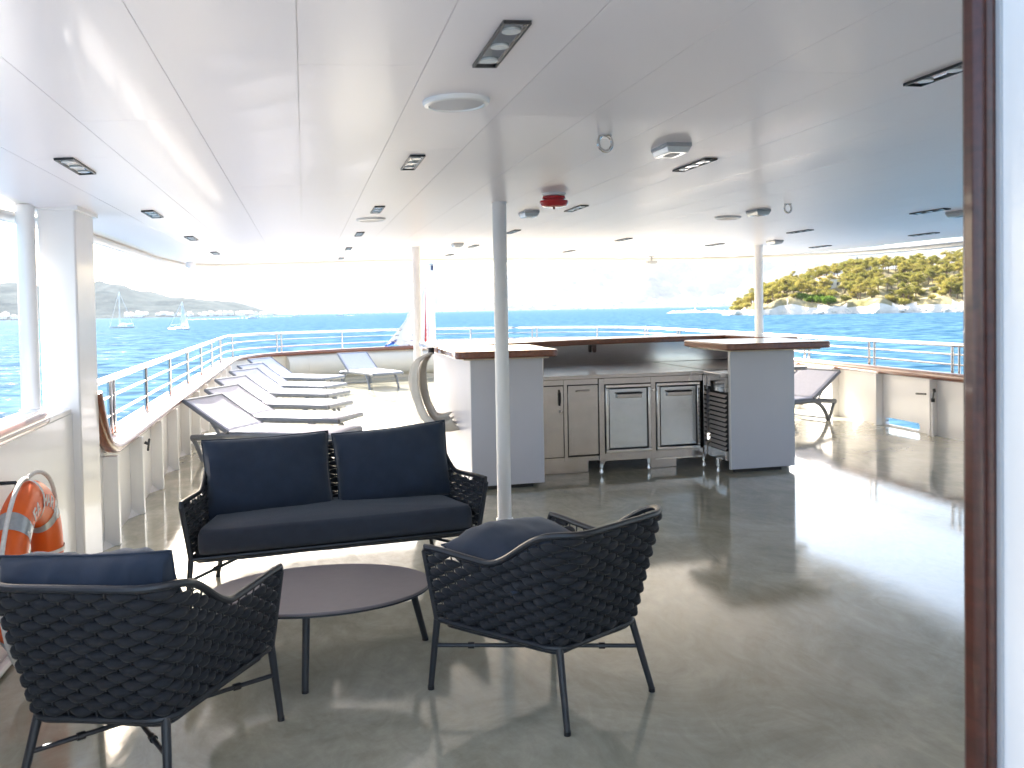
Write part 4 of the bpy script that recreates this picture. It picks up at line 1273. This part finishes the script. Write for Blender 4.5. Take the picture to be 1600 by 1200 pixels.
def make_boulder(seed):
    bm = bmesh.new()
    bmesh.ops.create_icosphere(bm, subdivisions=3, radius=1)
    for v in bm.verts:
        q = v.co.copy()
        s_ = 1 + .38 * noise.noise(q * 1.1 + Vector((seed, 0, 0))) + .16 * noise.noise(q * 3 + Vector((seed, 4, 0)))
        v.co = q * s_
        v.co.x = round(v.co.x * 3.2) / 3.2 * .35 + v.co.x * .65
        v.co.z = (round(v.co.z * 2.6) / 2.6 * .4 + v.co.z * .6) * .8
    me = bpy.data.meshes.new("boulder"); bm.to_mesh(me); bm.free()
    me.materials.append(M['rock'])
    return me
bmesh_ = [make_boulder(i * 3.7) for i in range(5)]
rng = random.Random(11)
for i in range(46):
    u = .03 + .62 * (i + rng.random() * .8) / 46
    x, y, z = island_pt(u, .012 + .02 * rng.random())
    o = bpy.data.objects.new("boulder", bmesh_[i % 5]); COL.objects.link(o)
    s_ = rng.uniform(.9, 2.4) * (1.5 if rng.random() < .2 else 1)
    o.location = (x, y, sea_z(y) + s_ * .35); o.scale = (s_ * rng.uniform(.9, 1.7), s_, s_ * rng.uniform(.6, 1.1))
    o.rotation_euler = (rng.uniform(-.3, .3), rng.uniform(-.3, .3), rng.uniform(0, 6.28))
    tag(o, "pale limestone boulder at the waterline of the wooded headland", "rock", "boulders along the headland shore")

def leaf_cloud(mb, c, rx, rz_, n, size, rg):
    for _ in range(n):
        while True:
            p = Vector((rg.uniform(-1, 1), rg.uniform(-1, 1), rg.uniform(-1, 1)))
            if .25 < p.length < 1: break
        q = Vector(c) + Vector((p.x * rx, p.y * rx, p.z * rz_))
        a = Vector((rg.gauss(0, 1), rg.gauss(0, 1), rg.gauss(0, .6))).normalized()
        b = a.cross(Vector((rg.gauss(0, 1), rg.gauss(0, 1), rg.gauss(0, 1)))).normalized()
        s_ = size * rg.uniform(.6, 1.3)
        mb.add([q - a * s_, q + b * s_ * .55, q + a * s_, q - b * s_ * .55], [(0, 1, 2, 3)])
def pine_meshes(seed):
    rg = random.Random(seed)
    tr, cr = MB(), MB()
    H = 7.0
    lean = Vector((rg.uniform(-.9, .9), rg.uniform(-.9, .9), 0))
    path = [Vector((0, 0, -.8)), Vector((0, 0, .6)) + lean * .1, Vector((0, 0, 2.6)) + lean * .45, Vector((0, 0, 4.8)) + lean * .9, Vector((0, 0, 6.3)) + lean]
    tr.tube(path, [.27, .24, .19, .12, .05], 7)
    for i in range(11):
        an = i * 2.4 + rg.uniform(-.4, .4)
        h0 = rg.uniform(2.3, 6.0)
        t = h0 / 6.3
        base = Vector((0, 0, h0)) + lean * t
        ln = rg.uniform(1.5, 2.9) * (1.15 - .35 * t)
        tip = base + Vector((math.cos(an) * ln, math.sin(an) * ln, rg.uniform(.3, 1.2)))
        tr.tube([base, base.lerp(tip, .5) + Vector((0, 0, .1)), tip], [.09, .06, .025], 5)
        leaf_cloud(cr, tip + Vector((0, 0, .25)), rg.uniform(.9, 1.5), rg.uniform(.5, .8), 120, .21, rg)
        leaf_cloud(cr, base.lerp(tip, .6) + Vector((0, 0, .35)), rg.uniform(.6, 1.0), .5, 60, .2, rg)
    leaf_cloud(cr, Vector((0, 0, 6.6)) + lean, 1.3, .8, 150, .21, rg)
    return tr.mesh("trunk", M['trunk'], True, 60), cr.mesh("crown", M['pine'], False)
def bush_meshes(seed, m):
    rg = random.Random(seed)
    cr, tr = MB(), MB()
    for i in range(7):
        an = i * .9
        t = Vector((math.cos(an) * .8, math.sin(an) * .8, rg.uniform(.6, 1.3)))
        tr.tube([(0, 0, -.3), t * .5, t], [.08, .05, .02], 5)
        leaf_cloud(cr, t, .75, .6, 120, .16, rg)
    return tr.mesh("trunk", M['trunk'], True, 60), cr.mesh("crown", m, False)
def cypress_meshes(seed):
    rg = random.Random(seed); cr, tr = MB(), MB()
    tr.tube([(0, 0, -.5), (0, 0, 7)], [.16, .03], 6)
    for i in range(16):
        z = .8 + i * .42
        leaf_cloud(cr, (0, 0, z), .75 * math.sin(pi * min(1, (i + 3) / 20)) , .5, 60, .16, rg)
    return tr.mesh("trunk", M['trunk'], True, 60), cr.mesh("crown", M['cyp'], False)
pines = [pine_meshes(i) for i in range(6)]
bushes = [bush_meshes(20 + i, M['bush']) for i in range(2)]
scrubs = [bush_meshes(30 + i, M['pine']) for i in range(3)]
cyps = [cypress_meshes(40), cypress_meshes(41)]
def plant(name, meshes, loc, s_, rz_, label, cat, group=None, sz=1.0):
    e = empty(name, loc, rz_)
    e.scale = (s_, s_, s_ * sz)
    for nm, me in zip(("trunk", "crown"), meshes):
        o = bpy.data.objects.new(nm, me); COL.objects.link(o); o.parent = e
    tag(e, label, cat, group)
    return e
placed = []
def free(x, y, r):
    for a, b, c in placed:
        if (a - x) ** 2 + (b - y) ** 2 < (r + c) ** 2: return False
    placed.append((x, y, r)); return True
cnt = 0
tries = 0
houses_at = [(.285, .33), (.375, .56)]
hp = [island_pt(*q) for q in houses_at]
for q in hp: placed.append((q[0], q[1], 6.5))
while cnt < 270 and tries < 16000:
    tries += 1
    u, v = rng.uniform(.035, .64), rng.betavariate(1.3, 1.5) * .62 + .045
    x, y, z = island_pt(u, v)
    sz_ = rng.uniform(.75, 1.2) * (0.72 if itab(u) < 6 else 1)
    if z - sea_z(y) < 2.0: continue
    if not free(x, y, 1.28 * sz_): continue
    plant("pine_tree", pines[cnt % 6], (x, y, z), sz_, rng.uniform(0, 6.28), "olive green pine in the wood that covers the rocky headland", "tree", "pines covering the headland", rng.uniform(.85, 1.15))
    cnt += 1
for i in range(40):
    u, v = rng.uniform(.03, .64), rng.uniform(.035, .2)
    x, y, z = island_pt(u, v)
    plant("shrub", scrubs[i % 3], (x, y, z), rng.uniform(1.0, 2.0), rng.uniform(0, 6.28), "low olive shrub above the pale rocks of the headland", "shrub", "shrubs above the headland rocks")
for i in range(12):
    u, v = rng.gauss(.262, .02), rng.uniform(.05, .17)
    x, y, z = island_pt(u, v)
    plant("shrub", bushes[i % 2], (x, y, z), rng.uniform(1.5, 2.4), rng.uniform(0, 6.28), "fresh green bush in the bright clump above the headland cliff", "shrub", "bright green bushes on the headland")
for (u, v, s_, lab) in ((.118, .30, 1.15, "slim dark cypress rising above the left end of the headland wood"), (.36, .5, 1.1, "dark cypress near the house on the headland"), (.33, .22, .8, "short cypress in the middle of the headland wood")):
    x, y, z = island_pt(u, v)
    plant("cypress", cyps[0], (x, y, z), s_, .5, lab, "tree")
def house_mesh(w_, d_, h_, rh):
    b = MB().box(-w_ / 2, w_ / 2, -d_ / 2, d_ / 2, -2, h_)
    r = MB().add([(-w_ / 2 - .4, -d_ / 2 - .4, h_), (w_ / 2 + .4, -d_ / 2 - .4, h_), (w_ / 2 + .4, d_ / 2 + .4, h_), (-w_ / 2 - .4, d_ / 2 + .4, h_), (-w_ / 2 + d_ * .3, 0, h_ + rh), (w_ / 2 - d_ * .3, 0, h_ + rh)],
                 [(0, 1, 5, 4), (2, 3, 4, 5), (1, 2, 5), (3, 0, 4), (3, 2, 1, 0)])
    return b, r
for q, lab, w_ in ((hp[0], "long pale villa half hidden among the headland pines", 11), (hp[1], "pale house at the top of the headland wood", 8)):
    e = empty("house", q, R(-20)); tag(e, lab, "house")
    b, r = house_mesh(w_, 6, 4.6, 1.3)
    b.build("wall", M['house'], e, smooth=False); r.build("roof", M['tile'], e, smooth=False)
    for i in range(4):
        x = -w_ / 2 + w_ * (i + .5) / 4
        f = MB().box(x - .5, x + .5, -3.06, -3.0, 1.0, 2.6).build("window", M['boatwhite'], e)
        MB().box(x - .42, x + .42, -3.09, -3.062, 1.08, 2.52).build("pane", M['black'], f)
# low spit of stones running left from the headland
spA, spB = bearing(1036), bearing(1165)
def spit(u, v):
    a = spA + (spB - spA) * u
    d = 640 - 210 * sm(.55, 1, u) + 14 * v
    x, y = d * math.sin(a), d * math.cos(a)
    h = (1.1 + 1.3 * noise.noise(Vector((x * .2, y * .2, 0))) + .6) * math.sin(pi * v) * sm(0, .15, u)
    return (x, y, sea_z(y) - .3 + h)
tag(MB().grid(spit, 120, 10).build("breakwater", M['rock'], angle=180), "low pale stone breakwater reaching left from the headland", "breakwater")

# ------------------------------------------------------------------ houses along the far shores
hm = []
for w_, d_, h_, rh in ((14, 11, 8, 3), (20, 12, 10, 3), (11, 10, 6, 2.5)):
    b, r = house_mesh(w_, d_, h_, rh)
    nf = len(b.f)
    b.add(r.v, r.f)
    me = b.mesh("far_house", M['house'], False); me.materials.append(M['tile'])
    for p in me.polygons:
        if p.index >= nf: p.material_index = 1
    hm.append(me)
def town(surf, a0, a1, pxs, n, vlo, vhi, label, group, sc):
    for i in range(n):
        px = rng.uniform(*pxs)
        u = (bearing(px) - a0) / (a1 - a0)
        v = vlo + (vhi - vlo) * rng.betavariate(1, 2.2)
        x, y, z = surf(u, v)
        o = bpy.data.objects.new("house", hm[i % 3]); COL.objects.link(o)
        o.location = (x, y, z); o.rotation_euler = (0, 0, rng.uniform(0, 3.1)); s_ = rng.uniform(.7, 1.3) * sc
        o.scale = (s_, s_, s_)
        tag(o, label, "house", group)
town(SURF["hill"], A0, A1, (-20, 60), 22, .012, .06, "small pale house on the far left shore below the hill, left of the column", "houses on the left shore beyond the pillar", 1.2)
town(SURF["hill"], A0, A1, (195, 425), 75, .012, .085, "small pale house in the far shore village under the left hill", "houses of the village under the left hill", 1.25)
town(SURF["mountains"], A0m, A1m, (440, 1140), 120, .006, .07, "tiny pale building of the distant town at the foot of the mountains", "buildings of the distant town", 2.0)

# ------------------------------------------------------------------ boats
def hull_mesh(L_, W_, H_):
    mb = MB()
    def fn(u, v):
        x = -L_ / 2 + L_ * u
        wd = W_ / 2 * (1 - max(0, (u - .45) / .55) ** 2.0) * (.82 + .18 * sm(0, .3, u))
        a = (v - .5) * pi
        return (x, wd * math.sin(a) , -H_ * .5 * math.cos(a) * 1.0 + H_ * .5 + .12 * H_ * u * u)
    mb.grid(fn, 18, 12)
    mb.add([(-L_ / 2 + L_ * i / 18, s_ * W_ / 2 * (1 - max(0, (i / 18 - .45) / .55) ** 2) * (.82 + .18 * sm(0, .3, i / 18)) * .99, H_ * .5 + .12 * H_ * (i / 18) ** 2 - .02) for i in range(19) for s_ in (-1, 1)],
           [(2 * i, 2 * i + 1, 2 * i + 3, 2 * i + 2) for i in range(18)])
    return mb
def sailboat(px, d, rz_, heel, mastH, L_, label, sails):
    a = bearing(px); x, y = d * math.sin(a), d * math.cos(a)
    e = empty("sailboat", (x, y, sea_z(y) - .25), rz_); e.rotation_euler = (heel, 0, rz_)
    tag(e, label, "sailboat", "sailing boats on the water")
    hull_mesh(L_, L_ * .3, L_ * .17).build("hull", M['boatwhite'], e)
    MB().box(-L_ * .2, L_ * .15, -L_ * .08, L_ * .08, L_ * .08, L_ * .13).build("cabin", M['boatwhite'], e, bevel=.1)
    MB().tube([(L_ * .08, 0, .5), (L_ * .08, 0, mastH)], .14, 8).build("mast", M['boatwhite'], e)
    MB().tube([(L_ * .08, 0, 2), (-L_ * .4, 0, 1.9)], .12, 8).build("boom", M['boatwhite'], e)
    for sgn in (1, -1): MB().tube([(L_ * .08, 0, mastH), (sgn * L_ * .49, 0, L_ * .1)], .06, 5).build("stay", M['boatwhite'], e)
    if 'jib' in sails:
        o = MB().grid(lambda u, v: (L_ * .48 - L_ * .40 * u - (L_ * .40) * v * (1 - u * 1.0), .8 * math.sin(pi * u) * (1 - v) + .2, 1.2 + (mastH - 2) * v * 1.0), 8, 12).build("jib", M['sail'], e, angle=180)
        o.modifiers.new("thickness", 'SOLIDIFY').thickness = .05
    if 'main' in sails:
        o = MB().grid(lambda u, v: (L_ * .075 - L_ * .46 * u * (1 - v), .6 * math.sin(pi * u) * (1 - v), 2.2 + (mastH - 3) * v), 8, 12).build("mainsail", M['sail'], e, angle=180)
        o.modifiers.new("thickness", 'SOLIDIFY').thickness = .05
    return e
sailboat(190, 400, R(185), 0.02, 15.5, 9.5, "white sailing boat with bare mast nearest the column on the left", ())
sailboat(279, 315, R(35), .16, 9.8, 7.4, "heeling white sailing boat under a full sail, left", ('jib',))
sailboat(1086, 1150, R(70), .05, 12, 10, "distant sailing boat off the breakwater near the headland", ('main',))
def motorboat(px, d, rz_, label, wake):
    a = bearing(px); x, y = d * math.sin(a), d * math.cos(a)
    e = empty("motorboat", (x, y, sea_z(y) - .3), rz_); tag(e, label, "motorboat", "motorboats crossing the bay")
    hull_mesh(14, 4.2, 3.2).build("hull", M['boatwhite'], e)
    MB().box(-4, 2.5, -1.5, 1.5, 1.5, 3.4).build("cabin", M['boatwhite'], e, bevel=.3)
    def wk(u, v):
        return (-6 - wake * u, (v - .5) * (3 + 9 * u), .45 + .35 * noise.noise(Vector((u * 30, v * 6, px))) * (1 - u) + .25 * (1 - u))
    o = MB().grid(wk, 60, 6).build("wake", M['boatwhite'], e, angle=180)
motorboat(463, 1700, R(10), "white motorboat with a long wake on the left part of the bay", 90)
motorboat(531, 1600, R(170), "tiny white motorboat left of the flag staff", 20)
motorboat(395, 1150, R(5), "white motorboat trailing foam below the village", 80)

# ------------------------------------------------------------------ haze over the bay
HX, HY, HT = 17500, 17500, 900
hz = MB()
vs = []
for z in (0, 1):
    for (x, y) in ((-HX, -2500), (HX, -2500), (HX, HY), (-HX, HY)):
        vs.append((x, y, sea_z(y) - 4 if z == 0 else HT))
hz.add(vs, [(0, 3, 2, 1), (4, 5, 6, 7), (0, 1, 5, 4), (1, 2, 6, 5), (2, 3, 7, 6), (3, 0, 4, 7)])
hm_ = bpy.data.materials.new("haze"); hm_.use_nodes = True
hn, hl = hm_.node_tree.nodes, hm_.node_tree.links
hn.remove(hn["Principled BSDF"])
pv = hn.new("ShaderNodeVolumePrincipled")
pv.inputs["Color"].default_value = (0.93, 0.96, 1.0, 1)
pv.inputs["Density"].default_value = 0.000022
pv.inputs["Anisotropy"].default_value = 0.0
hl.new(pv.outputs[0], hn["Material Output"].inputs["Volume"])
haze = hz.build("haze", hm_, smooth=False)
tag(haze, kind="stuff")
